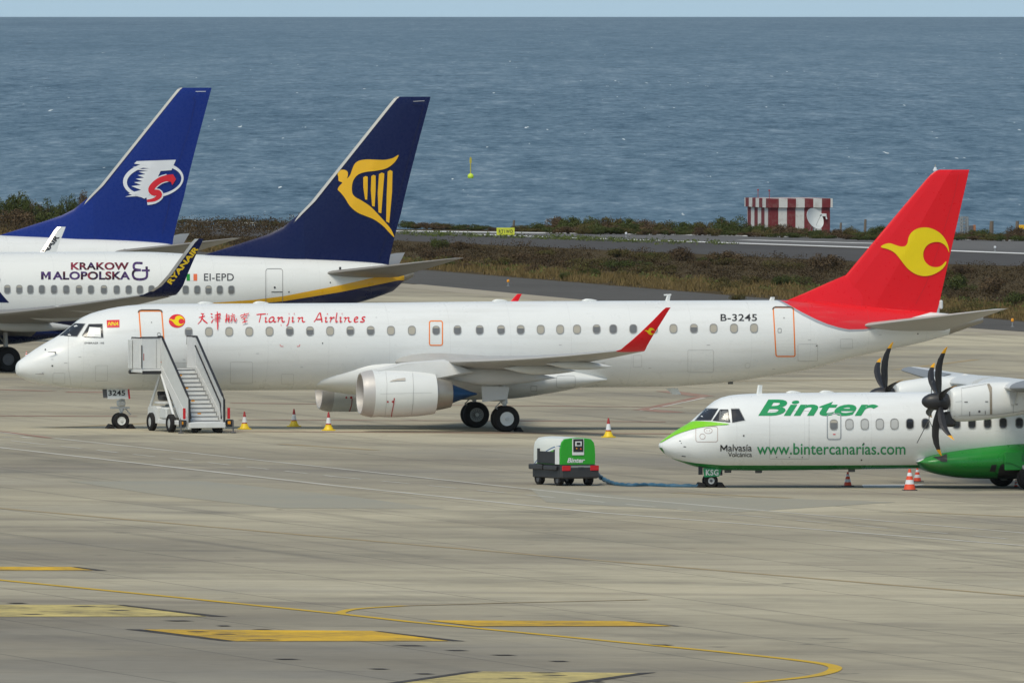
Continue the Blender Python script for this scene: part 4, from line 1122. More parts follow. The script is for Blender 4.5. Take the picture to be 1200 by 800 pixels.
# nose gear
sN = F1.loc(141, 490, 0)[0]; gN = F1.ground(sN, 0)
ng = MB().tube([(sN, 0, gN + 0.36), (sN + 0.05, 0, gN + 0.75)], 0.06, 12).tube([(sN + 0.05, 0, gN + 0.7), (sN + 0.1, 0, zb1(sN) + 0.3)], 0.11, 12).tube([(sN, -0.3, gN + 0.32), (sN, 0.3, gN + 0.32)], 0.05, 10)
ng.tube([(sN + 0.1, 0, gN + 0.5), (sN + 0.42, 0, gN + 0.55), (sN + 0.1, 0, gN + 0.9)], 0.03, 8).box((sN - 0.42, -0.12, gN + 0.78), (sN + 0.36, -0.02, gN + 0.86), 0.02).box((sN - 0.12, -0.2, gN + 0.88), (sN + 0.18, 0.2, gN + 1.12), 0.05)
ng = ng.build('nose_gear', paint('gear_white', (0.62, 0.63, 0.62), 0.45), jet)
for y in (-0.2, 0.2): wheel(ng, sN, y, gN + 0.315, 0.315, 0.22, 0.17, WHITE)
q0 = zz(125.6, 455.5, -0.36); q1 = zz(150, 467, -0.36); q2 = zz(152, 467, -0.36); q3 = zz(120.8, 466, -0.36)
bd = MB().mat(0).box((q0[0], -0.38, q1[1]), (q1[0], -0.33, q0[1] + 0.04), 0.0).mat(1).box((q1[0] + 0.003, -0.385, q1[1]), (q2[0], -0.325, q0[1] + 0.03)).mat(2).box((q3[0], -0.36, q3[1]), (q0[0] - 0.003, -0.30, q0[1] + 0.03))
zm_ = q0[1] - 0.2
bd.v = [(v[0], v[1] + (v[2] - zm_) * 0.55, v[2]) for v in bd.v]                    # the board leans outwards at the foot, tilted so its face catches more light
bd = bd.build('nose_gear_door', [WHITE, DRED, DGREY], jet, smooth=False)
decal(F1, bvh_of(bd), [fit(glyphs('3245', 0, 0.02, 1.05), 127, 457.2, 146.6, 463.6)], 'door_number', BLACK, bd, 0.012, 3)
# main gear
for side in (-1, 1):
    yc = side * 2.97; gM = F1.ground(SM, yc)
    mg = MB().tube([(SM, yc, gM + 0.5), (SM - 0.02, yc, gM + 1.15)], 0.085, 12).tube([(SM - 0.02, yc, gM + 1.1), (SM - 0.1, yc, gM + 2.2)], 0.13, 12).tube([(SM, yc - 0.5, gM + 0.52), (SM, yc + 0.5, gM + 0.52)], 0.07, 12)
    mg.tube([(SM, yc, gM + 1.1), (SM + 0.1, yc * 0.55, gM + 2.0)], 0.05, 8).tube([(SM - 0.02, yc, gM + 0.75), (SM - 0.4, yc, gM + 0.95), (SM - 0.05, yc, gM + 1.3)], 0.035, 8)
    mg = mg.build('main_gear', paint('gear_white', (0.62, 0.63, 0.62), 0.45), jet)
    for k in (-1, 1):
        wheel(mg, SM, yc + k * 0.27, gM + 0.515, 0.515, 0.38, 0.285, WHITE if (side < 0 and k < 0) else STEEL, spoke=(side > 0))
    if side < 0:
        MB().lathe((SM, yc - 0.27 - 0.125, gM + 0.515), (0, 1, 0), [(0, 0.001), (0.004, 0.25), (0.03, 0.268)], 32).build('wheel_cap', WHITE, mg)
    x0 = zz(566, 471, -3.5); x1 = zz(598, 452, -3.5)
    MB().prism([(x0[0], yc + side * 0.42, x0[1]), (x1[0] - 0.1, yc + side * 0.42, x0[1] + 0.12), (x1[0], yc + side * 0.36, x1[1] - 0.05), (x0[0] - 0.02, yc + side * 0.36, x1[1])], (0, -side * 0.04, 0)).build('main_gear_door', LGREY, jet, smooth=False)
    MB().box((x0[0] + 0.35, yc - 0.15, x0[1] + 0.02), (x1[0] - 0.1, yc + 0.25, x0[1] + 0.3), 0.04).build('gear_strut_fairing', GREY, jet)
# engine pod details: strake, red ribbon of the cover pins
ENG = [o for o in jet.children if o.name.startswith('engine_cowl')]
near = ENG[0]; BE = bvh_of(near)
decal(F1, BE, [(*fill([[(456, 447.5), (460, 445.4), (466, 444), (474.8, 443), (474.8, 446.2), (466, 446.4)]]), 0)], 'vent_scoop', paint('vent_tan', (0.50, 0.46, 0.40), 0.5), near, 0.03, 3)
decal(F1, BE, [stroke_poly([(461.8, 466), (461.4, 473), (459.4, 482), (458.6, 487.6)], 0.9), fill([ellipse(460.4, 470.3, 1.5, 1.2, 12)]), stroke_poly([(462.2, 466.4), (461.6, 469)], 1.0), fill([ellipse(454.4, 470.4, 1.1, 1.1, 12)])], 'red_streamer', paint('ribbon_red', (0.42, 0.02, 0.03), 0.7), near, [0.02, 0.026, 0.03, 0.02], 3)
decal(F1, BE, [stroke_poly([(452, 434), (453.5, 450), (453, 470), (451, 488)], .3), stroke_poly([(483.5, 435), (484.6, 455), (484, 472), (482, 488)], .45), stroke_poly([(437, 461.5), (506, 460)], .22)], 'panel_seam', SEAM, near, 0.010, 3)
BE2 = bvh_of(ENG[1])
decal(F1, BE2, [stroke_poly([(412.6, 467), (412, 474), (409.5, 481.6)], 0.9), fill([ellipse(411.4, 465.4, 1.5, 1.4, 12)]), fill([ellipse(405.8, 465.4, 1.1, 1.1, 12)])], 'red_streamer', MATS['ribbon_red'], ENG[1], [0.02, 0.026, 0.02], 3)
# seams on the fairing behind the wing
Bfair = bvh_of([o for o in jet.children if o.name.startswith('belly_fairing')][0])
decal(F1, Bfair, [outline(rrect(652, 440, 674, 454, 3), .3), outline(rrect(622, 452, 629, 458, 1), .4)], 'panel_seam', SEAM, jet, 0.012, 3)
c = F1.world(SM + 0.52, -3.1, 0); chock((c.x, c.y, gz(c.x)), YAW + PI, 'black rubber chock behind the near main wheels of the long white jet')
for k, lab in ((-1, 'black chock in front of the nose wheel of the long white jet'), (1, 'black chock behind the nose wheel of the long white jet')):
    c = F1.world(sN + k * 0.42, 0, 0); chock((c.x, c.y, gz(c.x)), YAW + (0 if k < 0 else PI), lab)

# ================================================================ THE TWO NARROW BODY JETS BEHIND
W737 = 1.88; L737 = 38.06
Pr = at(-5, 440, 790.5)
YAWR = 0.195
OR = Vector((Pr.x, Pr.y, 0)) - Vector((math.cos(YAWR), math.sin(YAWR), 0)) * 19.56
OR.z = gz(Pr.x)
FR = Frame(OR, YAWR)
zr7 = lambda x, y, yl=0.0: FR.loc(x, y, yl)
top7 = [(0, 2.9), (0.05, 3.1), (0.3, 3.42), (0.9, 3.8), (1.5, 4.1), (2.1, 4.45), (2.8, 4.85), (3.5, 5.03), (4.6, 5.2), (6.0, 5.27), (12, 5.28), (20, 5.28), (26, 5.28)] + [zr7(x, y) for x, y in ((250, 299.2), (330, 302.2), (410, 305.8), (455, 310), (472.5, 316))]
ztl = zr7(250, 299.2)[0]
top7 = [p for p in top7 if p[0] < ztl - 1 or p[0] >= ztl]
bot7 = [(0, 2.9), (0.05, 2.7), (0.3, 2.35), (1, 1.9), (2, 1.62), (4, 1.46), (6, 1.43), (20, 1.42), (25, 1.44)] + [zr7(x, y) for x, y in ((330, 369), (380, 362.6), (422, 354), (450, 345), (464, 339), (472.5, 330))]
LEN7 = top7[-1][0]
zt7 = lambda s: pchip(top7, s); zb7 = lambda s: pchip(bot7, s)
w7 = lambda s: W737 * (max(zt7(s) - zb7(s), 0) / 4.01) ** (0.84 if s < 10 else 0.97)
S7 = [LEN7 * t / LEN7 for t in stations(LEN7, 90)]
def c7(pts, yl=-1.7): return [zr7(x, y, yl) for x, y in pts]
# ---- geometry in metres shared by both
fin7 = [(c7([(lx, py)], 0)[0], c7([(tx, py)], 0)[0][0], th) for py, lx, tx, th in
        ((316, 280, 455, 0.36), (304, 290, 456.5, 0.36), (285, 312, 460.6, 0.36), (268, 335.5, 465, 0.34), (250, 352, 470, 0.32), (236, 365.5, 473, 0.30), (200, 394.3, 481.8, 0.26), (160, 426.3, 492.2, 0.21), (125, 454.4, 501.6, 0.16), (116, 461.8, 504, 0.13), (113.6, 465, 504.6, 0.07))]
dors7 = [(zr7(x, yb), zr7(x, yt)[1], th) for x, yb, yt, th in ((240, 299, 298.4, 0.03), (270, 301, 289, 0.12), (300, 303, 279.4, 0.2), (317, 304, 273.6, 0.26), (332, 305, 266, 0.3), (345, 306, 255.5, 0.28), (357, 306, 245.6, 0.2))]
tp0, tp1 = zr7(387, 319.5, -1.1), zr7(472, 322.5, -1.1); tt0, tt1 = zr7(534, 302.2, -7.1), zr7(544.5, 301.4, -7.1)
wl0, wl1 = zr7(163, 347, -16.7), zr7(200, 347, -16.7)
WLT = [(y, zr7(lx, py, -y), zr7(tx, py, -y)[0], cant) for py, lx, tx, y, cant in ((345.5, 167.5, 206, 16.95, 0.3), (341.5, 176, 210, 17.2, 0.75), (335, 186, 214.5, 17.4, 1.05), (322, 197.5, 219.5, 17.55, 1.2), (300, 213.5, 229, 17.75, 1.25), (284, 225, 236.8, 17.9, 1.25), (280, 229.2, 238.6, 17.93, 1.25))]
def seven(fr, name, label, liv, finmat, inner_let):
    j = empty(name, fr.O, fr.yaw); tag(j, label, 'airliner')
    fu = MB().loft(hull_rings(S7, zt7, zb7, w7, 56, 2.05)).build('fuselage', liv, j)
    fin = MB().loft([fin_ring(a[0], b, a[1], th) for a, b, th in fin7]).build('fin', finmat, j)
    MB().loft([[(a[0], -th, a[1]), (a[0], -th * 0.4, zt - (zt - a[1]) * 0.15), (a[0], 0, zt), (a[0], th * 0.4, zt - (zt - a[1]) * 0.15), (a[0], th, a[1])] for a, zt, th in dors7]).build('dorsal_fin', finmat, j)
    # bare leading edge strip of the fin
    q = MB(); rg = []
    for i_, (a, b, th) in enumerate(fin7[2:]):
        k = (0.12, 0.45, 0.8)[i_] if i_ < 3 else 1.0
        rg.append([(a[0] - 0.02 * k, 0, a[1]), (a[0] + 0.06, -th * 0.26 * k, a[1]), (a[0] + 0.02 + 0.10 * k, -th * 0.345 * k - 0.01, a[1]), (a[0] + 0.02 + 0.10 * k, th * 0.345 * k + 0.01, a[1]), (a[0] + 0.06, th * 0.26 * k, a[1])])
    q.loft(rg).build('leading_edge', paint('edge_grey', (0.42, 0.42, 0.40), 0.45), fin)
    wings = []
    for side in (-1, 1):
        def sec(y):
            t = (y - 1.7) / 15.0
            le = (wl0[0] - 8.3) + 8.3 * t - (0.0 if y > 5.0 else (5.0 - y) * 0.55)
            te = 20.9 if y < 5.6 else 20.9 + (wl1[0] - 20.9) * (y - 5.6) / (16.7 - 5.6)
            z = 2.15 + (wl0[1] - 2.15) * t - 0.15 * math.sin(PI * t)
            return foil(side, side * y, le, z, te - le, 0.15 - 0.05 * t, 0, math.radians(6.0 * (1 - t) + 1.6 * t))
        wing = MB().loft([sec(y) for y in (0.6, 1.7, 3, 4.4, 5.0, 5.6, 7, 9, 11, 13, 15, 16.7)]).build('wing', WINGG, j)
        rg = [foil(side, side * 16.7, wl0[0], wl0[1], wl1[0] - wl0[0], 0.09)] + [foil(side, side * y, a[0], a[1], b - a[0], 0.075, cant) for y, a, b, cant in WLT]
        wg = MB().loft(rg).build('winglet', [NAVY if side < 0 and inner_let else WHITE], wing)
        q = MB(); r2 = []
        for y, a, b, cant in WLT[1:]:
            k = side * 0.05; r2.append([(a[0] - 0.03, side * y, a[1]), (a[0] + 0.13, side * y + k, a[1]), (a[0] + 0.13, side * y - k, a[1])])
        q.loft(r2).build('leading_edge', METAL, wing)
        wings.append((wing, wg))
        for y, s0, s1, z, w, h in ((11.6, 20.6, 23.6, 3.35, 0.36, 0.42), (8.4, 19.4, 22.8, 2.95, 0.42, 0.5), (5.8, 18.0, 22.2, 2.45, 0.46, 0.55)):
            spindle('flap_fairing', s0 - 0.4, s1 + 0.25, side * y, z - 0.28, w, h, GREY, wing, 0.16, 0.4)
        engine(j, 12.3, 15.6, side * 4.83, 1.65, 0.86, 1.03, 0.85, 16.6, 0.66, 0.5, 17.3, METAL, WHITE, HOTMETAL)
        MB().prism([(13.2, side * 4.83 - 0.14, 2.5), (16.2, side * 4.83 - 0.14, 2.75), (18.0, side * 4.83 - 0.14, 2.3), (16.0, side * 4.83 - 0.14, 1.9), (13.4, side * 4.83 - 0.14, 2.2)], (0, 0.28, 0)).build('pylon', LGREY, j)
        rg = []
        for t in (-0.08, 0, 0.3, 0.6, 0.96, 1.0):
            le = tp0[0] + (tt0[0] - tp0[0]) * t + (0.2 if t == 1 else 0); te = tp1[0] + (tt1[0] - tp1[0]) * t; zl = tp0[1] + (tt0[1] - tp0[1]) * t
            dz = (tp0[1] - tp1[1]) * (1 - t) + (tt0[1] - tt1[1]) * t
            rg.append(foil(side, side * (1.1 + 6.0 * t), le, zl - 0.25 * dz - 0.02, te - le, 0.10 if t < 1 else 0.05, 0, math.asin(max(-0.2, min(0.2, dz / (te - le))))))
        MB().loft(rg).build('tailplane', WINGG, j)
        g = fr.ground(19.56, side * 2.86)
        mg = MB().tube([(19.56, side * 2.86, g + 0.5), (19.5, side * 2.86, g + 2.1)], 0.11, 12).tube([(19.56, side * 3.3, g + 0.56), (19.56, side * 2.4, g + 0.56)], 0.07, 10).tube([(19.56, side * 2.86, g + 1.2), (19.0, side * 2.0, g + 2.0)], 0.05, 8).build('main_gear', STEEL, j)
        for k in (-1, 1): wheel(mg, 19.56, side * (2.86 + k * 0.43 * 1), g + 0.56, 0.56, 0.42, 0.27, DGREY)
    fl = MB(); ss = [12.2 + 10.6 * i / 30 for i in range(31)]
    fz = [(12.2, 1.6, 1.7, 0.8), (14, 2.3, 1.22, 1.75), (17, 2.6, 1.12, 2.0), (20, 2.4, 1.15, 1.95), (22.8, 1.7, 1.55, 0.9)]
    k_ = lambda q: [(f[0], f[q]) for f in fz]
    fl.loft(hull_rings(ss, lambda s: pchip(k_(1), s), lambda s: pchip(k_(2), s), lambda s: pchip(k_(3), s), 40, 2.3)).build('belly_fairing', NAVY if inner_let else BLUE, j)
    gn = fr.ground(3.96, 0)
    ng = MB().tube([(3.96, 0, gn + 0.35), (4.0, 0, 1.8)], 0.08, 12).tube([(3.96, -0.3, gn + 0.34), (3.96, 0.3, gn + 0.34)], 0.05, 10).build('nose_gear', STEEL, j)
    for y in (-0.22, 0.22): wheel(ng, 3.96, y, gn + 0.34, 0.34, 0.2, 0.18, STEEL)
    s, z = LEN7, (zt7(LEN7) + zb7(LEN7)) / 2
    rg = []
    for t, k in ((-0.02, 1.02), (0.25, 0.9), (0.45, 0.7), (0.42, 0.55)):
        rg.append([(s + t, w7(s) * k * math.sin(2 * PI * i / 24), z + t * 0.3 + (zt7(s) - zb7(s)) / 2 * k * math.cos(2 * PI * i / 24)) for i in range(24)])
    MB().loft(rg).build('tail_exhaust', HOTMETAL, j)
    return j, fu, fin, wings
stripe = c7([(10, 363.5), (60, 363.5), (110, 361.8), (180, 358.8), (240, 355.6), (300, 351.5), (335, 347.2), (400, 334.8), (440, 326.2), (472, 319.5)])
navy = c7([(10, 366), (60, 366.5), (110, 366), (180, 362), (240, 358.8), (300, 356.3), (335, 353.3), (400, 343), (440, 335.4), (472, 329.2)])
LIVR = livery('white_hull_navy_belly', (0.77, 0.78, 0.75), [([(0, stripe[0][1] + 0.1)] + stripe, (0.80, 0.43, 0.012), 'below'), ([(0, navy[0][1] + 0.1)] + navy, (0.006, 0.012, 0.066), 'below')], LEN7 + 1, 8.0, 0.3)
ry, ryf, ryfin, ryw = seven(FR, 'airliner', 'white and navy twin jet with a yellow harp emblem on its dark navy fin', LIVR, NAVY, True)
BR = bvh_of(ryf)
h3 = lambda x, y: (200 + x / 3.3333, 100 + y / 3.3333)
harp = [(890, 272), (880, 293), (862, 312), (838, 326), (800, 334), (765, 338), (735, 347), (716, 366), (708, 392), (709, 420), (720, 436), (745, 450), (778, 472), (808, 502), (838, 535), (860, 562), (873, 593), (856, 578), (836, 556), (815, 538), (790, 522), (760, 510), (728, 496), (700, 472), (680, 440), (664, 420), (652, 407), (660, 392), (670, 380), (656, 374), (655, 360), (652, 345), (660, 333), (676, 330), (690, 337), (692, 352), (688, 364), (700, 352), (708, 330), (718, 308), (735, 295), (765, 290), (805, 291), (840, 291), (868, 284)]
harp = smooth_loop([h3(*p) for p in harp], 3)
strs = [[(752, 360), (760, 355), (769, 357), (769, 400), (767, 447), (759, 446), (752, 400)], [(783, 355), (791, 350), (800, 353), (800, 410), (796, 474), (786, 471), (781, 410)], [(813, 347), (824, 341), (834, 345), (829, 410), (822, 500), (811, 496), (808, 420)], [(847, 337), (857, 331), (866, 336), (864, 420), (853, 538), (841, 531), (843, 430)]]
bf = bvh_of(ryfin)
decal(FR, bf, [fill([harp])] + [fill([[h3(*p) for p in s]]) for s in strs], 'tail_emblem', RYELLOW, ryfin, 0.03, 2)
seamn = paint('navy_seam', (0.004, 0.005, 0.03), 0.4)
decal(FR, bf, [stroke_poly([(444, 304), (452, 280), (461, 250), (475, 200), (489, 150), (496, 125), (483, 122)], 0.5)], 'panel_seam', seamn, ryfin, 0.022, 3)
decal(FR, bf, [stroke_poly([(484, 119), (504, 118)], 0.5)], 'panel_seam', LGREY, ryfin, 0.022, 3)
wxr = [8.5, 22.5, 35.5, 49, 63.2, 77.5, 92.5, 106.5, 121.7, 136.7, 150.7, 164, 177.5, 191, 204.5, 217.5, 231, 244.2, 257.5, 271]
for x in wxr: cabin_window(FR, BR, x, 339 + 0.0025 * x, 6.6, 9.2, GLASS, ry, FRAME, 2.6)
def big_m(t=0.29): return fill([[(0, 0), (0, 1), (t, 1), (0.5, 0.48), (1 - t, 1), (1, 1), (1, 0), (1 - t * 0.92, 0), (1 - t * 0.92, 0.62), (0.5, 0.12), (t * 0.92, 0.62), (t * 0.92, 0)]])
CITY = leaf_mat('patterned_lettering', [(0.02, 0.015, 0.02), (0.03, 0.02, 0.035), (0.10, 0.06, 0.18), (0.02, 0.015, 0.02), (0.30, 0.05, 0.08), (0.05, 0.02, 0.03)], 2.2, 0.5)
decal(FR, BR, [fit(glyphs('KRAKOW', 0, 0.036, 1.05), 83, 307.6, 151, 316.3)], 'slogan', CITY, ry, 0.012, 3)
decal(FR, BR, [fit(glyphs('ALOPOLSKA', 0, 0.036, 1.03), 61.6, 318.2, 152.5, 327.8), fit(big_m(), 48, 318.4, 59.4, 327.6)], 'slogan', CITY, ry, 0.012, 3)
decal(FR, BR, [stroke_poly(smooth_loop([(167, 308.6), (159, 308.4), (156.6, 311.5), (158, 315.4), (165, 316.6)], 4, False), 2.7), stroke_poly(smooth_loop([(165, 316.6), (157.4, 317.4), (155.6, 322), (158.5, 326.6), (167, 327.2), (172, 324), (171.6, 312.5)], 4, False), 2.7), stroke_poly([(166, 317), (175.4, 317)], 2.2)], 'slogan', CITY, ry, [0.012, 0.015, 0.018], 3)
decal(FR, BR, [fit(glyphs('EI-EPD', 0, 0.008, 1.05), 239, 320.6, 274, 329)], 'registration', paint('registration_black', (0.06, 0.06, 0.065), 0.4), ry, 0.012, 3)
decal(FR, BR, [(*fill([[(218.5, 321), (222.6, 321), (222.6, 329), (218.5, 329)]]), 0), (*fill([[(226.6, 321), (231, 321), (231, 329), (226.6, 329)]]), 1), (*fill([[(222.6, 321), (226.6, 321), (226.6, 329), (222.6, 329)]]), 2)], 'flag', [GREEN, paint('flag_orange', (0.75, 0.16, 0.06), 0.4), WHITE], ry, 0.012, 3)
decal(FR, BR, [fit(glyphs('RYANAIR', 0, 0.035, 0.98), -252, 316.4, 10.6, 354.3)], 'airline_name', NAVY, ry, 0.012, 5)
dd = decal(FR, BR, [outline(rrect(311.4, 315, 331.2, 356, 3), 0.6)], 'door', paint('door_seam', (0.22, 0.22, 0.22), 0.5), ry, 0.012, 4)
decal(FR, BR, [fill([ellipse(321.8, 336.8, 1.2, 1.2, 10)]), stroke_poly([(318, 342), (331, 342)], 0.9)], 'handle', BLACK, dd, 0.018, 3)
decal(FR, BR, [fill([ellipse(338.5, 342, .9, .9, 10)]), fill([ellipse(387, 331, .8, .8, 10)]), stroke_poly([(398.5, 313), (398.5, 317)], 2.5)], 'sensor_port', BLACK, ry, 0.014, 3)
near_w, near_l = ryw[0]
decal(FR, bvh_of(near_l), [fit_dir(glyphs('RYANAIR', 0, 0.04, 1.0), (200.5, 333.6), (33.0, -42.4), (-5.2, -3.6))], 'winglet_name', paint('winglet_yellow', (0.82, 0.55, 0.02), 0.4), near_w, 0.014, 3)
far_w, far_l = ryw[1]
decal(FR, bvh_of(far_l), [fit_dir(glyphs('RYANAIR', 0, 0.04, 1.0), (41.4, 313.5), (28.6, -35.5), (-5.0, -3.4))], 'winglet_name', BLACK, far_w, 0.014, 3)
blade_antenna(ry, FR, 416, 307, 303.5, 0.5, 6)
blade_antenna(ry, FR, 297, 357, 348, 4, 5)

# the blue tailed one further back: same shape, other paint
st_, zt_ = zr7(504.6, 113.6)
kT = (103 + 45) / FPX
Yt = (CAMH - (zt_ + OR.z)) / kT
Xt = (248 - 600) / FPX * Yt
OT = Vector((Xt, Yt, OR.z)) - Vector((math.cos(YAWR), math.sin(YAWR), 0)) * st_
FT = Frame(OT, YAWR)
LIVT = livery('white_hull_blue_belly', (0.77, 0.78, 0.76), [([(0, 2.3), (LEN7, 2.6)], (0.018, 0.035, 0.235), 'below')], LEN7 + 1, 8.0, 0.3)
ts, tsf, tsfin, tsw = seven(FT, 'airliner', 'twin jet with royal blue fin and oval white emblem, farthest of the parked jets', LIVT, BLUE, False)
bt = bvh_of(tsfin)
t4 = lambda x, y: (x / 4.0, 80 + y / 4.0)
EW = paint('emblem_white', (0.75, 0.77, 0.80), 0.35)
out_e = ellipse(*t4(718, 524), 35.6, 21.0, 48, -0.10); in_e = ellipse(*t4(722, 526), 32.0, 17.0, 48, -0.10)
tee = [(640, 436), (824, 429), (803, 478), (752, 482), (716, 560), (700, 592), (676, 612), (632, 590), (650, 585), (585, 603), (640, 600), (600, 588), (660, 570), (615, 553), (660, 547), (628, 535), (668, 530), (636, 519), (676, 513), (644, 502), (682, 497), (650, 486), (694, 482), (640, 476), (700, 470), (620, 462), (690, 456), (628, 448)]
decal(FT, bt, [fill([out_e, in_e]), fill([[t4(*p) for p in tee]])], 'tail_emblem', EW, tsfin, [0.03, 0.036], 2)
ess = smooth_loop([t4(*p) for p in ((688, 622), (722, 616), (746, 598), (740, 584), (716, 582), (708, 566), (724, 544), (752, 524), (784, 514))], 3, False)
head = [t4(*p) for p in ((776, 500), (810, 497), (824, 520), (806, 548), (800, 532), (780, 530))]
decal(FT, bt, [(*stroke_poly(ess, [9.6] * len(ess)), 0), (*stroke_poly(ess, [2.8 + 4.4 * min(1, i / 9) for i in range(len(ess))]), 1), (*fill([head]), 1)], 'tail_emblem', [EW, DRED], tsfin, [0.042, 0.048, 0.051], 2)
decal(FT, bt, [stroke_poly([(228, 113.5), (226, 117), (229, 117.5), (222, 150), (208, 195), (198, 240), (190, 275)], 0.45)], 'panel_seam', paint('blue_seam', (0.008, 0.012, 0.12), 0.4), tsfin, 0.022, 3)
decal(FT, bt, [stroke_poly([(229, 107.4), (247, 107.2)], 0.6)], 'panel_seam', EW, tsfin, 0.022, 3)
decal(FT, bvh_of(tsf), [stroke_poly([(146, 292), (146, 297)], 2.6)], 'sensor_port', BLACK, ts, 0.014, 3)

# ================================================================ THE TURBOPROP
FA_O = at(831, 571, 622.0)
sA = 3.0
OA = Vector((FA_O.x, FA_O.y, 0)) - Vector((math.cos(0.215), math.sin(0.215), 0)) * 1.75
OA.z = gz(OA.x)
YA = 0.215
FA = Frame(OA, YA)
za = lambda x, y, yl=0.0: FA.loc(x, y, yl)
prop = empty('turboprop_airliner', OA, YA)
tag(prop, 'white and green twin propeller airliner with black scimitar blades', 'airliner')
KA = FPX / 622.0                                     # picture pixels per metre near the hull
topA = [za(x, y) for x, y in ((772.2, 522), (772.6, 520), (774, 518), (778, 514.5), (790, 506.5), (800, 500), (810, 494), (814, 490.5), (821, 484), (828, 478.2), (834, 472.6), (840, 468.4), (847, 465.3), (854, 463.4), (872, 461.5), (900, 460.6), (1000, 459.6), (1150, 459))]
botA = [za(x, y) for x, y in ((772.2, 522), (772.8, 524.5), (775, 527.5), (782, 533.8), (800, 541.8), (820, 547.6), (848, 550.6), (900, 551), (980, 550), (1080, 548.4), (1150, 547.8))]
zTA, zBA = topA[-1][1], botA[-1][1]
topA += [(17.5, zTA), (20, zTA + 0.02), (23, zTA - 0.05), (25.8, zTA - 0.35)]
botA += [(16.0, zBA), (18.5, zBA + 0.25), (21, zBA + 0.85), (24, zBA + 1.7), (25.8, zBA + 2.1)]
ztA = lambda s: pchip(topA, s); zbA = lambda s: pchip(botA, s)
hA = zTA - zBA
wA = lambda s: 1.36 * (max(ztA(s) - zbA(s), 0) / hA) ** (0.84 if s < 10 else 0.95)
S0A = topA[0][0]
grn = [za(x, y, -1.1) for x, y in ((774.5, 527), (790, 536), (806, 540.6), (820, 543), (850, 545.4), (980, 545.4), (1090, 545.0), (1200, 540))]
LIVA = livery('white_hull_green_keel', (0.80, 0.82, 0.81), [([(0, grn[0][1] + 0.05)] + grn, (0.012, 0.20, 0.028), 'below')], 26.5, 6.0, 0.3)
fuA = MB().loft(hull_rings([S0A + (25.8 - S0A) * t / 25.8 for t in stations(25.8, 100)], ztA, zbA, wA, 56, 2.05)).build('fuselage', LIVA, prop)
BA = bvh_of(fuA)
decal(FA, BA, [fill([smooth_loop([(773.4, 519.4), (783, 511.5), (794, 503.8), (804, 498), (812, 493.8), (826, 493.9), (840, 494.8), (855, 497.0), (838, 498.6), (820, 501), (804, 505.2), (790, 510.5)], 3)])], 'nose_flash', LIME, prop, 0.022, 1)
decal(FA, BA, [fit(glyphs('Binter', 0.30, 0.026, 1.0), 888.5, 468.2, 1029.5, 487.2)], 'airline_name', GREENTXT, prop, 0.012, 3)
decal(FA, BA, [fit(glyphs('www.bintercanarias.com', 0, 0.008, 1.0), 887, 518.8, 1061, 532.3)], 'web_address', GREENTXT, prop, 0.012, 3)
decal(FA, BA, [fit(glyphs('alvas\u00eda', 0, 0.006, 0.98), 853.4, 520.2, 881, 528.4), fit(big_m(0.17), 844.2, 521, 852.4, 528.3)], 'ship_name', BLACK, prop, 0.012, 2)
decal(FA, BA, [fit(glyphs('Volc\u00e1nica', 0, 0.004, 0.98), 853.2, 529.4, 881, 535.0)], 'ship_name', BLACK, prop, 0.012, 2)
decal(FA, BA, [fill([[(814.6, 492.6), (827, 479.2), (841.4, 479.0), (833.2, 492.2)]]), ], 'windscreen', DGLASS, prop, 0.010, 2)
decal(FA, BA, [fill([[(834.8, 493.0), (844, 479.6), (853.4, 479.6), (855.8, 494.8)]])], 'cockpit_window', DGLASS, prop, 0.010, 2)
decal(FA, BA, [fill([[(842.6, 493.2), (843.6, 481.0), (852.6, 481.0), (854.4, 493.8)]])], 'cockpit_window', GLASS, prop, 0.016, 2)
decal(FA, BA, [fill([[(857, 479.2), (865.8, 479.2), (872.6, 492.2), (858.4, 494.8)]])], 'cockpit_window', DGLASS, prop, 0.010, 2)
decal(FA, BA, [outline([(842.4, 493.4), (843.4, 480.8), (852.8, 480.8), (854.6, 494)], 0.7), outline([(814.2, 492.9), (826.8, 478.8), (841.8, 478.7), (833.4, 492.5)], 0.5), outline([(856.8, 478.9), (866, 478.9), (873, 492.4), (858.2, 495.1)], 0.5)], 'window_surround', BLACK, prop, 0.022, 2)
decal(FA, BA, [outline(rrect(815.5, 499.6, 841, 517.4, 2.5), .5), outline(ellipse(830, 504.4, 4.8, 3.3, 20), .45), outline(ellipse(823.3, 511.2, 3.2, 3.2, 20), .45), stroke_poly([(828, 504.4), (829, 504.4)], .8), stroke_poly([(831, 504.4), (832, 504.4)], .8)], 'hatch', paint('hatch_seam', (0.40, 0.28, 0.24), 0.5), prop, 0.012, 3)
decal(FA, BA, [outline(rrect(902, 481.5, 948, 537.5, 1), .25)], 'cargo_door', SEAM, prop, 0.011, 4)
decal(FA, BA, [fill([ellipse(871.5, 510.2, 1, 1, 10)]), stroke_poly([(796, 516.4), (798, 516.4)], .7), stroke_poly([(801, 523), (804, 523.2)], .8), stroke_poly([(798, 519), (799, 519)], .8), stroke_poly([(799, 534), (803.5, 534.4)], .8), fill([ellipse(1009.5, 538.5, .9, .9, 10)]), fill([ellipse(1012.2, 519.4, .9, .9, 10)])] + [fill([ellipse(x, 535.4, .8, .5, 8)]) for x in (910, 925, 940)], 'sensor_port', BLACK, prop, 0.013, 3)
dA = door(FA, BA, rrect(969.4, 484.8, 985.2, 514.4, 2.6), 2, paint('exit_frame', (0.30, 0.33, 0.36), 0.5), 1.1, prop, 'emergency_exit')
cabin_window(FA, BA, 977, 497.5, 8.6, 11.5, GLASS, dA, FRAME)
decal(FA, BA, [stroke_poly([(976, 508.6), (979, 508.6)], 1.0)], 'marking', DRED, dA, 0.02, 3)
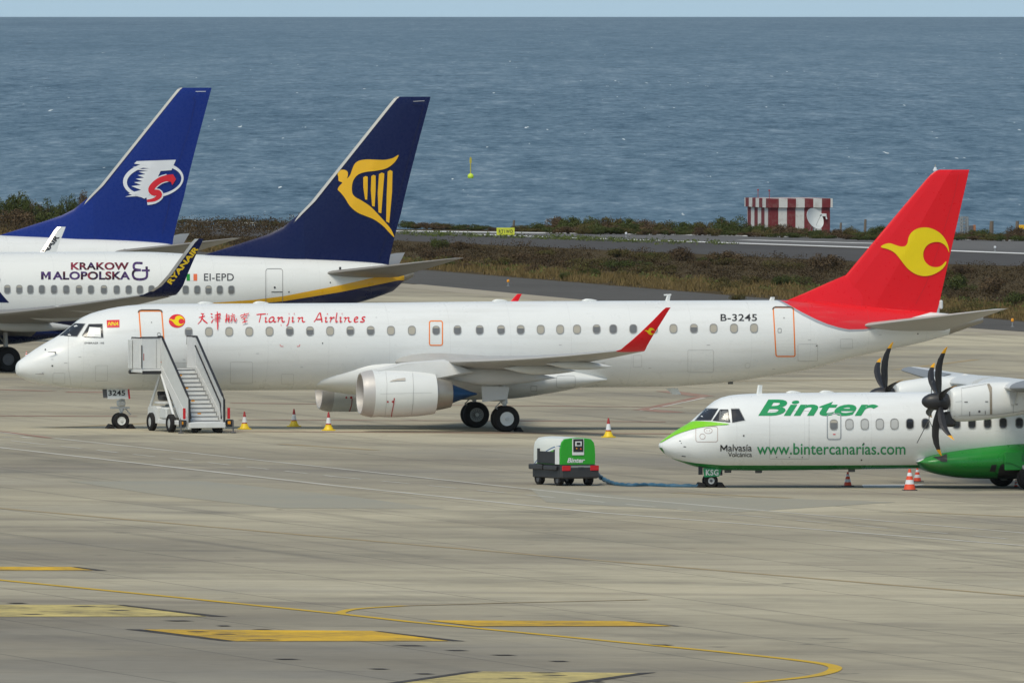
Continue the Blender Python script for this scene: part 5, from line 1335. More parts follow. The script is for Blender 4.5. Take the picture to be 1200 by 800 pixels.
for i, x in enumerate((995.2, 1013.2, 1030.8, 1048, 1066.2, 1084.4, 1102.5, 1120.8, 1138.9, 1157.2, 1175.4, 1194.4)):
    cabin_window(FA, BA, x, 497 - 0.0075 * (x - 995), 8.6, 11.8, paint('atr_blind', (0.50, 0.51, 0.50), 0.4) if i < 4 else (DGLASS if i > 3 else GLASS), prop, FRAME)
blade_antenna(prop, FA, 885.5, 463, 451, 2.6, 6.5)
for x in (968, 929): 
    s, _ = za(x, 459); spindle('antenna', s - 0.25, s + 0.3, 0, ztA(s) + 0.02, 0.14, 0.12, WHITE, prop)
for x in (853, 889, 998):
    s, _ = za(x, 550); MB().box((s - 0.12, -0.04, zbA(s) - 0.09), (s + 0.12, 0.04, zbA(s) + 0.05), 0.015).build('antenna', DGREY, prop)
# landing gear sponson
fz = []
for px, y0, y1, w in ((1079, 539.5, 541.5, 1.0), (1084, 537.0, 545.5, 1.30), (1096, 531.8, 551.5, 1.50), (1115, 526.6, 556.8, 1.62), (1140, 521.8, 560.2, 1.70), (1170, 517.6, 561.2, 1.74), (1200, 514.6, 561.2, 1.76), (1240, 515, 560, 1.74), (1280, 521, 556, 1.6), (1325, 532, 546, 1.2)):
    s, t = za(px, y0, -1.55); _, b = za(px, y1, -0.6); fz.append((s, t, b, w))
ss = [fz[0][0] + (fz[-1][0] - fz[0][0]) * i / 44 for i in range(45)]
k_ = lambda q: [(f[0], f[q]) for f in fz]
LIVS = livery('green_sponson_white_lip', (0.76, 0.78, 0.77), [([(0, 0)] + [(za(1078, 543, -1.6)[0], za(1078, 543, -1.6)[1])] + [za(x, y, -1.6) for x, y in ((1090, 535.8), (1104, 530.4), (1118, 526.8), (1140, 522.8), (1170, 518.4), (1196, 515.4))] + [(za(1205, 510, -1.6)[0], 4.0), (26, 4.0)], (0.012, 0.22, 0.028), 'below')], 26.5, 6.0, 0.3)
spn = MB().loft(hull_rings(ss, lambda s: pchip(k_(1), s), lambda s: pchip(k_(2), s), lambda s: pchip(k_(3), s), 48, 2.4)).build('gear_sponson', LIVS, prop)
BS = bvh_of(spn)
decal(FA, BS, [fill([[(1093, 535.2), (1102, 534.8), (1109.8, 531.5), (1110, 541), (1104, 541)]])], 'black_patch', BLACK, spn, 0.014, 3)  # plain black shape laid on the front of the sponson
decal(FA, BS, [fill([[(1162, 544.5), (1168, 544), (1166.5, 552.5), (1159.5, 552)]]), fill([smooth_loop([(1171, 562), (1170, 552), (1174, 543.5), (1182, 545), (1190, 548), (1200, 546), (1212, 548), (1215, 562), (1195, 562.5)], 3)])], 'wheel_well', BLACK, spn, 0.012, 3)
s0, z0 = za(1177, 541, -1.8); s1, z1 = za(1198, 528.5, -1.8)
MB().box((s0, -1.86, z0 - 0.3), (s1, -1.78, z1), 0.03).prism([(s0 - 0.1, -1.9, z0 + 0.02), (s1 + 0.5, -1.9, z0 + 0.02), (s1 + 0.5, -1.9, z0 - 0.22), (s0 + 0.6, -1.9, z0 - 0.2), (s0 + 0.25, -1.9, z0 - 0.05)], (0, 0.035, 0)).build('gear_door', GREEN, prop)
# main wheels
sG = za(1190, 562, 0)[0]
for side in (-1, 1):
    g = FA.ground(sG, side * 2.05)
    mg = MB().tube([(sG, side * 2.05, g + 0.4), (sG - 0.25, side * 1.75, g + 1.0), (sG - 0.5, side * 1.45, g + 1.25)], 0.08, 12).tube([(sG, side * 2.4, g + 0.4), (sG, side * 1.7, g + 0.4)], 0.06, 10).tube([(sG - 0.1, side * 2.05, g + 0.5), (sG + 0.3, side * 1.7, g + 1.15)], 0.05, 8).build('main_gear', STEEL, prop)
    for k in (-1, 1): wheel(mg, sG, side * 2.05 + k * 0.21, g + 0.40, 0.40, 0.28, 0.2, STEEL)
# nose gear
sN = za(832, 564)[0]; g = FA.ground(sN, 0)
ng = MB().tube([(sN, 0, g + 0.25), (sN + 0.02, 0, zbA(sN) + 0.2)], 0.07, 12).tube([(sN, -0.22, g + 0.24), (sN, 0.22, g + 0.24)], 0.05, 10).tube([(sN, 0, g + 0.4), (sN + 0.35, 0, g + 0.8)], 0.035, 8).build('nose_gear', DGREY, prop)
for y in (-0.15, 0.15): wheel(ng, sN, y, g + 0.245, 0.245, 0.17, 0.12, LGREY)
a0 = za(824, 548.4, -0.32); a1 = za(846, 558.6, -0.32); a2 = za(819, 556, -0.3)
bd = MB().mat(0).prism([(a0[0], -0.33, a0[1]), (a1[0], -0.33, a0[1]), (a1[0] - 0.1, -0.33, a1[1] + 0.02), (a0[0] + 0.05, -0.33, a1[1])], (0, 0.04, 0)).mat(1).box((a2[0], -0.28, a2[1]), (a0[0] - 0.01, -0.2, a0[1] + 0.1)).mat(1).box((a1[0] + 0.01, -0.1, a1[1] + 0.05), (a1[0] + 0.07, 0.1, a0[1] + 0.1))
bd = bd.build('nose_gear_door', [GREENTXT, BLACK], prop, smooth=False)
decal(FA, bvh_of(bd), [fit(glyphs('KSG', 0, 0.03, 1.1), 827, 549.8, 842, 556.8)], 'door_letters', WHITE, bd, 0.012, 3)
for k, lab in ((-1, 'black chock before the nose wheel of the green and white turboprop'), (1, 'black chock behind the nose wheel of the green and white turboprop')):
    c = FA.world(sN + k * 0.36, 0, 0); chock((c.x, c.y, gz(c.x)), YA + (0 if k < 0 else PI), lab)
# high wing, pods and propellers
ax_s, ax_z = za(1100, 470.2, -4.05)
wz = za(1178, 456, -5.5)[1]
wle = za(1181, 456, -5.0)[0]
for side in (-1, 1):
    rg = []
    for y, le, ch, th, dz in ((0.4, wle, 2.55, 0.18, 0.0), (1.4, wle, 2.55, 0.18, 0.0), (4.05, wle, 2.55, 0.17, 0.0), (5.2, wle, 2.5, 0.165, 0.02), (9.2, wle + 0.25, 2.0, 0.15, 0.12), (13.0, wle + 0.5, 1.5, 0.13, 0.24), (13.35, wle + 0.62, 1.2, 0.08, 0.25)):
        rg.append(foil(side, side * y, le, wz + dz, ch, th, 0, math.radians(1.5)))
    wing = MB().loft(rg).build('wing', LGREY, prop)
    bt_ = []
    for y, le, ch, th, dz in ((5.3, wle, 2.5, 0.165, 0.02), (9.2, wle + 0.25, 2.0, 0.15, 0.12), (13.0, wle + 0.5, 1.5, 0.13, 0.24)):
        fo = foil(side, side * y, le, wz + dz, ch, th, 0, math.radians(1.5)); cx_, cz_ = le + 0.3 * ch, wz + dz
        bt_.append([(cx_ + (p[0] - cx_) * 1.025, p[1], cz_ + (p[2] - cz_) * 1.10) for p in fo[6:15]])
    MB().loft(bt_, False, False).build('deicing_boot', paint('boot_grey', (0.22, 0.23, 0.24), 0.5), wing)
    # nacelle
    n0 = za(1112.6, 471, -4.05)
    rg = []
    for px, y0, y1, w in ((1112.4, 456.5, 487.5, 0.42), (1114, 454.6, 491.5, 0.50), (1118, 453.4, 493.6, 0.53), (1130, 451.2, 493.8, 0.55), (1156, 447.4, 491.6, 0.56), (1180, 446.6, 488.6, 0.56), (1205, 448, 484.6, 0.55), (1250, 452, 478, 0.5), (1290, 457, 470, 0.35)):
        s, t = za(px, y0, -4.05); _, b = za(px, y1, -4.05)
        t += 0.0; w *= 0.95
        r = []
        for jn in range(36):
            a = 2 * PI * jn / 36
            ca, sa = math.cos(a), math.sin(a)
            r.append((s, side * 4.05 + w * math.copysign(abs(sa) ** 0.85, sa), (t + b) / 2 + (t - b) / 2 * math.copysign(abs(ca) ** 0.9, ca)))
        rg.append(r)
    nac = MB().loft(rg).build('engine_nacelle', WHITE, prop)
    if side < 0:
        bn = bvh_of(nac)
        decal(FA, bn, [(*fill([[(1156.6, 450), (1159.4, 449.6), (1162.4, 454), (1162.6, 485), (1160, 485), (1159.6, 460)]]), 0)], 'heat_shield', paint('tan_metal', (0.32, 0.28, 0.22), 0.5, 0.3), nac, 0.012, 3)
        decal(FA, bn, [stroke_poly([(1118, 487), (1168, 485.4), (1200, 481)], .5), stroke_poly([(1126.5, 455), (1127.2, 470), (1126.8, 486)], .3), stroke_poly([(1113, 471.5), (1127, 470)], .3), stroke_poly([(1127, 455), (1156, 450)], .3), stroke_poly([(1187.5, 465), (1187.5, 484)], .4)], 'panel_seam', SEAM, nac, 0.012, 3)
        decal(FA, bn, [fill([ellipse(1147.6, 481.8, 1.4, 1.4, 12)]), stroke_poly([(1136.3, 482), (1136.3, 487)], .9), stroke_poly([(1154.5, 481), (1154.5, 485)], .8), stroke_poly([(1130, 470.8), (1134, 470.8)], 1.0), stroke_poly([(1154.4, 470.4), (1158, 470.4)], .9), stroke_poly([(1190, 473.6), (1192.6, 473.6)], .9)], 'vent', DGREY, nac, 0.014, 3)
        c0 = za(1182.5, 462, -4.6); c1 = za(1186.5, 473.5, -4.6)
        MB().prism([(c0[0], -4.66, c0[1] + 0.1), (c0[0] + 0.3, -4.66, c0[1] + 0.1), (c1[0] + 0.05, -4.66, c1[1]), (c1[0] - 0.08, -4.66, c1[1])], (0, 0.1, 0)).build('wing_bracket', GREY, nac)
        s_, z_ = za(1116, 486, -4.05)
        MB().box((s_ - 0.35, side * 4.05 - 0.24, z_ - 0.42), (s_ + 0.1, side * 4.05 + 0.24, z_ + 0.12), 0.1).build('oil_cooler_intake', BLACK, nac)
    # propeller: spinner and six feathered scimitar blades
    pr = MB().lathe((ax_s - 0.62, side * 4.05, ax_z - 0.0), (1, 0, 0), [(0, 0.001), (0.03, 0.10), (0.12, 0.19), (0.26, 0.265), (0.42, 0.30), (0.62, 0.315), (0.88, 0.31), (0.95, 0.27)], 32, True).build('propeller_hub', BLACK, prop)
    for kb in range(6):
        ph = math.radians(-12 + 60 * kb)
        d = Vector((0, math.sin(ph), math.cos(ph))); e = Vector((0, math.cos(ph), -math.sin(ph)))
        rows = [(0.22, -0.05, 0.09, 0.055), (0.40, -0.10, 0.10, 0.04), (0.65, -0.175, 0.105, 0.03), (0.95, -0.215, 0.085, 0.024), (1.25, -0.20, 0.085, 0.02), (1.52, -0.125, 0.115, 0.016), (1.74, -0.01, 0.165, 0.012), (1.88, 0.09, 0.20, 0.009), (1.965, 0.18, 0.225, 0.005)]
        mb = MB(); rgb = []
        for r, a0_, a1_, th in [(q[0], q[1] + (q[2] - q[1]) * 0.07, q[2] - (q[2] - q[1]) * 0.07, q[3]) for q in rows]:
            tw = math.radians(14 * (1 - r / 2))
            o = Vector((ax_s, side * 4.05, ax_z)) + d * r
            cm = (a0_ + a1_) / 2
            def P(a, t): return o + Vector((1, 0, 0)) * a + e * (t + (a - cm) * math.tan(tw) * 0.8)
            rgb.append([P(a0_, 0), P(a0_ * 0.6 + a1_ * 0.4, th), P(a1_, 0), P(a0_ * 0.6 + a1_ * 0.4, -th)])
        mb.mat(0).loft(rgb[:7], True); k0 = len(mb.v)
        mb.mat(1).loft(rgb[6:], True)
        mb.build('propeller_blade', [BLACK, PROPY], pr, smooth=False)
# tail (out of the picture, kept simple but complete)
tz = ztA(24)
rg = [fin_ring(a, b, z, th) for a, b, z, th in ((20.6, 25.6, tz - 0.4, 0.4), (21.6, 25.7, tz + 0.8, 0.36), (23.0, 26.3, tz + 3.9, 0.26))]
MB().loft(rg).build('fin', GREEN, prop)
for side in (-1, 1):
    MB().loft([foil(side, side * y, le, tz + 3.85, ch, 0.11) for y, le, ch in ((0.0, 23.2, 2.3), (3.6, 23.9, 1.3), (3.7, 24.1, 0.9))]).build('tailplane', LGREY, prop)
# far wing fairing hump seen above the near nacelle
s, z = za(1129.5, 439, 3.9); 
MB().loft([[(s - 0.35, 3.6, z - 0.22), (s + 0.5, 3.6, z - 0.22), (s + 0.5, 4.1, z - 0.22), (s - 0.35, 4.1, z - 0.22)], [(s - 0.02, 3.83, z + 0.04), (s + 0.06, 3.83, z + 0.04), (s + 0.06, 3.88, z + 0.04), (s - 0.02, 3.88, z + 0.04)]]).build('wing_fairing', LGREY, prop, smooth=False)
# tie-down strap of the near propeller
hb = Vector((ax_s - 0.1, -4.05, ax_z)); m_ = Vector((*za(1088.6, 491.5, -3.0)[:1], -3.0, za(1088.6, 491.5, -3.0)[1]))
e1 = za(1074.6, 518.6, -1.38); e2 = za(1098.5, 512, -1.7); u0 = za(1092.5, 446, -3.4)
stp = MB().tube([(u0[0], -3.4, u0[1]), m_], 0.016, 6).tube([m_, (e1[0], -1.40, e1[1])], 0.016, 6).tube([m_, (e2[0], -1.6, e2[1])], 0.016, 6).build('propeller_strap', paint('strap_grey', (0.16, 0.16, 0.16), 0.7))
stp.matrix_world = FA.M
tag(stp, 'thin grey tie down strap hanging from the near propeller of the turboprop', 'strap')

# ================================================================ APRON EQUIPMENT
def cone_y(px, py, label, hpx=21.0, tilt=0.0):
    p = gnd(px, py); k = FPX / p.y; h = hpx / k
    r = empty('traffic_cone', p, random.uniform(0, 1.5)); tag(r, label, 'traffic cone', 'yellow footed cones round the long white jet')
    prof_ = lambda z: 0.115 * (1 - z / h) ** 0.9 * (h / 0.72) + 0.026
    MB().box((-0.21, -0.21, 0.0), (0.21, 0.21, 0.05), 0.015).lathe((0, 0, 0.045), (0, 0, 1), [(0, 0.2), (0.05, 0.185), (h * 0.12, 0.15), (h * 0.26, 0.115), (h * 0.265, prof_(h * 0.26))], 24, True).build('foot', CONEY, r)
    for a, b, m, nm in ((0.24, 0.39, CONER, 'band'), (0.39, 0.70, CONEW, 'reflective_sleeve'), (0.70, 1.0, CONER, 'tip')):
        MB().lathe((0, 0, 0), (0, 0, 1), [(h * a, prof_(h * a)), (h * b, prof_(h * b)), (h * b + 0.001, max(0.001, prof_(h * b) - 0.02))], 24).build(nm, m, r)
    return r
cone_y(286.5, 503, 'yellow footed cone standing closest to the boarding stairs')
cone_y(344.5, 500, 'yellow footed cone in the middle between the stairs and the near engine')
cone_y(385, 504.5, 'yellow footed cone just in front of the two white engines', 22)
cone_y(713, 512.5, 'yellow footed cone alone on the apron behind the green power cart', 23)
def cone_o(px, py, label, hpx):
    p = gnd(px, py); k = FPX / p.y; h = hpx / k
    r = empty('traffic_cone', p, random.uniform(0, 1.5)); tag(r, label, 'traffic cone', 'orange and white striped cones')
    w = h * 0.33
    MB().box((-w, -w, 0.0), (w, w, 0.035), 0.012).build('foot', BLACK, r)
    pf = lambda q: h * (0.24 * (1 - q) + 0.055)
    for a, b, m, nm in ((0.04, 0.30, CONEO, 'lower_band'), (0.30, 0.50, CONEW, 'reflective_band'), (0.50, 0.68, CONEO, 'middle_band'), (0.68, 0.84, CONEW, 'reflective_band'), (0.84, 1.0, CONEO, 'tip')):
        MB().lathe((0, 0, 0), (0, 0, 1), [(h * a, pf(a)), (h * b, pf(b)), (h * b + 0.001, pf(b) * 0.8)], 24).build(nm, m, r)
cone_o(993.5, 569.6, 'orange striped cone under the middle of the turboprop, leftmost of three', 17)
cone_o(1066, 574.4, 'tallest and nearest orange striped cone beside the green sponson', 25)
cone_o(1075, 564.4, 'orange striped cone partly hidden behind the tall nearer orange cone', 17)
cone_o(1190.5, 570.5, 'orange cone peeping between the main wheels of the turboprop', 9)
cone_o(31, 418.6, 'small orange cone far behind the white jet nose by the dark wheel', 7)

# ---------------------------------------------------------------- boarding stairs
PB = gnd(216, 503)
YS = 0.36
sp_ = F1.world(*[F1.loc(177, 433, -1.62)[0]], -1.62, 0)
dirS = Vector((math.sin(YS), -math.cos(YS), 0))       # walking down, away from the hull
OSt = Vector((-13.47, sp_.y - 0.45, 0)); OSt.z = gz(OSt.x)
FS = Frame(OSt, YS)                                    # local: x across, y negative = downhill
stairs = empty('boarding_stairs', OSt, YS)
tag(stairs, 'white mobile boarding stairs with black handrails at the front door of the jet', 'boarding stairs')
ZP = FS.loc(172, 432, -0.3)[1]
GS = paint('stair_white', (0.66, 0.67, 0.66), 0.45, var=0.12)
GP = paint('stair_panel_grey', (0.60, 0.62, 0.61), 0.45, var=0.1)
xL, xR = -0.72, 0.72
yT, yB = -1.2, -4.4                                    # top and bottom of the flight
ST = 13
xP = xL - 0.86                                          # the landing is wider than the flight, to the left
MB().mat(0).box((xP - 0.02, yT, ZP - 0.14), (xR + 0.05, 0.1, ZP), 0.02).mat(1).box((xP - 0.06, -0.05, ZP - 0.2), (xR + 0.1, 0.16, ZP - 0.04), 0.03).mat(1).box((xP + 0.05, yT - 0.02, ZP - 0.19), (xL, yT + 0.05, ZP - 0.06), 0.01).build('platform', [GS, BLACK], stairs)
def guard(lo, hi, nm):
    o = MB().box(lo, hi, 0.015).build(nm, GS, stairs)
    a = (lo[0] + hi[0]) / 2 if hi[0] - lo[0] < 0.1 else None
    if a is not None: MB().tube([(a, lo[1], hi[2] + 0.03), (a, hi[1], hi[2] + 0.03), (a, hi[1] + 0.02, hi[2] - 0.3)], 0.028, 8).build('rail', BLACK, o)
    else: MB().tube([(lo[0], lo[1], hi[2] + 0.03), (hi[0], lo[1], hi[2] + 0.03)], 0.028, 8).build('rail', BLACK, o)
    return o
guard((xP - 0.025, yT + 0.06, ZP + 0.02), (xP + 0.025, -0.12, ZP + 1.2), 'side_panel')
guard((xR - 0.025, yT + 0.06, ZP + 0.02), (xR + 0.025, -0.12, ZP + 1.24), 'side_panel')
fw_ = guard((xP + 0.0, yT, ZP + 0.02), (xL - 0.04, yT + 0.05, ZP + 1.22), 'front_panel')
MB().mat(0).box((xP + 0.62, yT - 0.008, ZP + 0.06), (xP + 0.64, yT - 0.001, ZP + 1.16)).mat(1).box((xP - 0.0, yT - 0.03, ZP + 0.05), (xP + 0.04, yT - 0.002, ZP + 0.95), 0.005).mat(2).box((xP + 0.09, yT - 0.007, ZP + 0.35), (xP + 0.12, yT - 0.002, ZP + 0.62)).build('panel_fitting', [SEAM, BLACK, CONER], fw_, smooth=False)
MB().box((xP - 0.10, -0.3, ZP + 0.0), (xP - 0.05, 0.1, ZP + 1.15), 0.02).bar((xP - 0.085, -0.16, ZP + 0.95), (xP - 0.085, -0.16, ZP + 0.1), 0.03, 0.03).build('door_guard', [GP], stairs)
rise = (ZP - 0.34) / ST; run = (yB - yT) / ST
for i in range(ST):
    z = ZP - rise * (i + 1); y = yT + run * i
    t = MB().mat(0).box((xL + 0.07, y + run, z - 0.035), (xR - 0.07, y + 0.02, z), 0.006).mat(0).box((xL + 0.07, y - 0.012, z + 0.004), (xR - 0.07, y + 0.012, z + rise - 0.045)).mat(1).box((xL + 0.07, y - 0.03, z + rise - 0.04), (xR - 0.07, y - 0.005, z + rise - 0.012))
    if i % 3 == 1: t.mat(2).box((-0.12, y - 0.022, z + 0.06), (0.02, y - 0.013, z + 0.11))
    t.build('step', [GS, DGREY, AMBER], stairs, smooth=False)
sl = (0.34 - ZP) / (yB - yT)
for sx in (xL, xR):
    st_p = [(sx - 0.035, yT, ZP - 0.18), (sx - 0.035, yT, ZP + 0.14), (sx - 0.035, yB - 0.05, 0.5), (sx - 0.035, yB - 0.05, 0.16), (sx - 0.035, yB + 0.35, 0.16)]
    stg = MB().prism(st_p, (0.07, 0, 0)).build('stringer', GS, stairs, smooth=False)
    pn = [(sx - 0.02, yT, ZP + 0.16), (sx - 0.02, yT, ZP + 1.2), (sx - 0.02, yB + 0.15, 1.40), (sx - 0.02, yB - 0.05, 1.2), (sx - 0.02, yB - 0.05, 0.52)]
    MB().prism(pn, (0.04, 0, 0)).build('balustrade_panel', GP, stg, smooth=False)
    MB().tube([(sx, yT + 0.4, ZP + 1.27), (sx, yT - 0.02, ZP + 1.27), (sx, yB + 0.18, 1.47), (sx, yB - 0.02, 1.3), (sx, yB - 0.03, 0.42)], 0.045, 10).build('handrail', BLACK, stg)
    MB().tube([(sx + (0.09 if sx < 0 else -0.09), yT - 0.1, ZP + 0.92), (sx + (0.09 if sx < 0 else -0.09), yB + 0.2, 1.16), (sx + (0.09 if sx < 0 else -0.09), yB + 0.06, 0.55)], 0.03, 8).build('handrail', BLACK, stg)
# chassis, fenders, wheels, engine and driver's place
CHW = 0.92
ch_ = MB().box((-CHW, yB + 0.15, 0.30), (-CHW + 0.16, -0.15, 0.48), 0.02).box((CHW - 0.16, yB + 0.15, 0.30), (CHW, -0.15, 0.48), 0.02)
for y in (-0.3, -1.5, -3.2, yB + 0.25): ch_.box((-CHW + 0.17, y - 0.07, 0.31), (CHW - 0.17, y + 0.07, 0.45), 0.02)
ch_.build('chassis', GS, stairs)
MB().box((xL - 0.02, yB - 0.12, 0.20), (xR + 0.02, yB - 0.0, 0.42), 0.02).build('bottom_beam', GS, stairs)
def fender(x0, x1, y0, y1, z1):
    MB().loft([[(x, y0, 0.32), (x, y0 + 0.08, z1 - 0.08), (x, y0 + 0.2, z1), (x, y1 - 0.2, z1), (x, y1 - 0.08, z1 - 0.08), (x, y1, 0.32)] for x in (x0, x1)]).build('fender', GS, stairs, smooth=False)
fender(-CHW - 0.02, -CHW + 0.5, -1.35, -0.1, 0.98); fender(CHW - 0.5, CHW + 0.02, -1.35, -0.1, 0.98)
MB().box((-CHW + 0.52, -1.9, 0.45), (0.35, -0.6, 1.05), 0.05).build('engine_cover', GS, stairs)
MB().box((-CHW - 0.02, -2.3, 0.5), (-0.25, -1.5, 0.95), 0.05).build('battery_box', GP, stairs)
st_ = MB().box((-0.75, -1.3, 1.2), (-0.05, -0.75, 1.42), 0.05).box((-0.75, -0.8, 1.38), (-0.05, -0.7, 1.56), 0.03).build('driver_seat', BLACK, stairs)
stw = MB().tube([(-0.35 + 0.2 * math.cos(a), -1.5 + 0.14 * math.sin(a), 1.60 + 0.12 * math.sin(a)) for a in [2 * PI * i / 20 for i in range(21)]], 0.016, 6).tube([(-0.35, -1.5, 1.6), (-0.35, -1.65, 1.12)], 0.02, 6).build('steering_wheel', BLACK, stairs)
MB().box((-0.8, -1.75, 1.07), (0.3, -0.5, 1.16), 0.02).build('deck', GS, stairs)
for x, y in ((-CHW - 0.04, -0.7), (CHW + 0.04, -0.7), (-CHW - 0.02, -2.9), (CHW + 0.02, -2.9)):
    zc = FS.ground(x, y) + 0.36
    w = MB().mat(0).lathe((x, y, zc), (1, 0, 0), [(-0.11, 0.2), (-0.12, 0.3), (-0.08, 0.355), (0.08, 0.355), (0.12, 0.3), (0.11, 0.2)], 28).mat(1).lathe((x, y, zc), (1, 0, 0), [(-0.10, 0.001), (-0.08, 0.2), (0.08, 0.2), (0.10, 0.001)], 24)
    w.build('wheel', [RUBBER, GREY], stairs)
for x in (-0.42, 0.6):
    zc = FS.ground(x, yB + 0.1) + 0.14
    MB().lathe((x, yB + 0.2, zc), (1, 0, 0), [(-0.1, 0.001), (-0.1, 0.12), (-0.07, 0.14), (0.07, 0.14), (0.1, 0.12), (0.1, 0.001)], 20).build('castor', RUBBER, stairs)
for sx in (-1, 1):
    MB().tube([(sx * 0.9, -0.35, 0.95), (sx * 0.72, -1.1, ZP - 0.12)], 0.055, 10).tube([(sx * 0.72, -1.1, ZP - 0.12), (sx * 0.84, -3.1, 0.46)], 0.06, 10).build('support_strut', GS, stairs)
    MB().tube([(sx * 0.55, -0.9, ZP - 0.15), (sx * 0.62, -3.2, 0.5)], 0.075, 10).build('lift_cylinder', GP, stairs)
    MB().box((sx * 0.98 - 0.14, yB - 0.0, 0.24), (sx * 0.98 + 0.14, yB + 0.12, 0.52), 0.02).build('lamp_bracket', BLACK, stairs)
    MB().box((sx * 0.98 - 0.11, yB - 0.03, 0.34), (sx * 0.98 + 0.01, yB - 0.004, 0.46), 0.01).build('amber_lamp', AMBER, stairs)
    MB().box((sx * 0.92 - 0.05, yB - 0.02, 0.55), (sx * 0.92 + 0.05, yB + 0.05, 0.98), 0.01).build('red_reflector', LENS, stairs)
    MB().tube([(sx * 1.08, yB - 0.05, 0.5), (sx * 1.08, yB - 0.05, 0.05)], 0.03, 8).box((sx * 1.08 - 0.09, yB - 0.14, -0.0), (sx * 1.08 + 0.09, yB + 0.04, 0.05), 0.01).build('stabiliser', DGREY, stairs)

# ---------------------------------------------------------------- green ground power cart
PG = gnd(672, 569)
YG = 0.47
GO = Vector((PG.x - 0.33, PG.y + 0.85, 0)); GO.z = gz(GO.x)
FG = Frame(GO, YG)
gpu = empty('ground_power_unit', GO, YG)
tag(gpu, 'green and white wheeled ground power cart with black bumpers on the apron', 'ground power cart')
gpu.scale = (1, 1, 0.925)
W_, L_ = 0.70, 1.05
body_sec = [(-W_, 0.82), (-W_ - 0.01, 1.2), (-W_ + 0.01, 1.52), (-W_ + 0.05, 1.68), (-W_ + 0.16, 1.80), (-W_ + 0.4, 1.835), (0, 1.85), (W_ - 0.4, 1.835), (W_ - 0.16, 1.80), (W_ - 0.05, 1.68), (W_ - 0.01, 1.52), (W_ + 0.01, 1.2), (W_, 0.82)]
def sect(y, k, dz=0.0, x0=0.0): return [(x * k, y, 0.82 + (z - 0.82) * k + dz) for x, z in body_sec]
def gpu_paint():
    m, n, l, b = nodes_of('power_cart_paint')
    tc = n.new('ShaderNodeTexCoord'); sp = n.new('ShaderNodeSeparateXYZ'); l.new(tc.outputs['Object'], sp.inputs[0])
    # sweeping green and blue bands along the sides: offset arcs
    q = math_node(n, l, 'ADD', sp.outputs[2], math_node(n, l, 'MULTIPLY', math_node(n, l, 'POWER', math_node(n, l, 'ADD', sp.outputs[1], 1.2), 2.0), 0.16))
    wv = ramp(n, l, math_node(n, l, 'DIVIDE', q, 3.0), [(0.0, (0.03, 0.30, 0.02)), (0.425, (0.03, 0.30, 0.02)), (0.43, (0.10, 0.42, 0.03)), (0.475, (0.10, 0.42, 0.03)), (0.48, (0.72, 0.74, 0.70)), (0.50, (0.72, 0.74, 0.70)), (0.503, (0.05, 0.12, 0.25)), (0.513, (0.05, 0.12, 0.25)), (0.518, (0.70, 0.72, 0.66))], 'CONSTANT')
    l.new(wv, b.inputs['Base Color']); b.inputs['Roughness'].default_value = 0.35
    return m
GPUP = gpu_paint()
CBLK = paint('cart_black', (0.035, 0.036, 0.038), 0.5)
GGREEN = paint('cart_green', (0.025, 0.36, 0.02), 0.35)
MB().loft([sect(y, k) for y, k in ((-L_ + 0.03, 1.0), (-L_ + 0.5, 1.0), (0, 1.0), (L_ - 0.12, 1.0), (L_, 0.95))]).build('canopy', GPUP, gpu)
rear = MB().loft([sect(-L_ - 0.03, 0.965), sect(-L_ + 0.02, 0.985)]).build('rear_panel', GGREEN, gpu)
MB().box((-W_ - 0.03, -L_ + 0.02, 0.82), (-W_ - 0.005, -L_ + 0.34, 1.52), 0.01).build('corner_trim', WHITE, gpu)
MB().box((-W_ - 0.035, -L_ + 0.42, 0.84), (-W_ - 0.004, L_ - 0.55, 1.30), 0.02).box((-W_ - 0.04, -L_ + 0.36, 0.84), (-W_ - 0.003, -L_ + 0.43, 1.38)).box((-W_ - 0.04, L_ - 0.55, 0.84), (-W_ - 0.003, L_ - 0.4, 1.40)).build('side_opening', BLACK, gpu)
MB().box((-0.235, -L_ - 0.052, 1.17), (0.235, -L_ - 0.034, 1.80), 0.008).build('control_surround', WHITE, gpu)
cp = MB().box((-0.20, -L_ - 0.065, 1.30), (0.20, -L_ - 0.054, 1.79), 0.004).build('control_panel', BLACK, gpu)
MB().mat(0).box((-0.13, -L_ - 0.074, 1.52), (0.13, -L_ - 0.067, 1.70), 0.003).mat(1).box((-0.075, -L_ - 0.08, 1.56), (0.075, -L_ - 0.076, 1.66)).build('screen', [WHITE, BLACK], cp)
MB().mat(0).lathe((-0.07, -L_ - 0.066, 1.43), (0, -1, 0), [(0, 0.025), (0.02, 0.02), (0.021, 0.001)], 12).mat(1).lathe((0.09, -L_ - 0.066, 1.41), (0, -1, 0), [(0, 0.03), (0.025, 0.025), (0.026, 0.001)], 12).build('knobs', [AMBER, CONEO], cp)
bg_ = bvh_of(rear)
decal(FG, bg_, [fit(glyphs('Binter', 0.28, 0.03), 664.4, 533.6, 685.4, 539.8)], 'cart_lettering', WHITE, rear, 0.010, 2)
decal(FG, bvh_of([o for o in gpu.children if o.name.startswith('control_surround')][0]), [(*stroke_poly([(667.5, 532), (676.5, 532)], .8), 0), (*fill([ellipse(678.6, 532, 1.1, 1.0, 10)]), 1)], 'cart_badge', [GREY, CONEO], gpu, 0.006, 2)
MB().box((-W_ - 0.06, -L_ - 0.22, 0.28), (W_ + 0.06, -L_ - 0.06, 0.78), 0.06).build('rear_bumper', CBLK, gpu)
MB().box((-W_ - 0.02, -L_ - 0.06, 0.28), (W_ + 0.02, L_ + 0.02, 0.82), 0.04).build('chassis', BLACK, gpu)
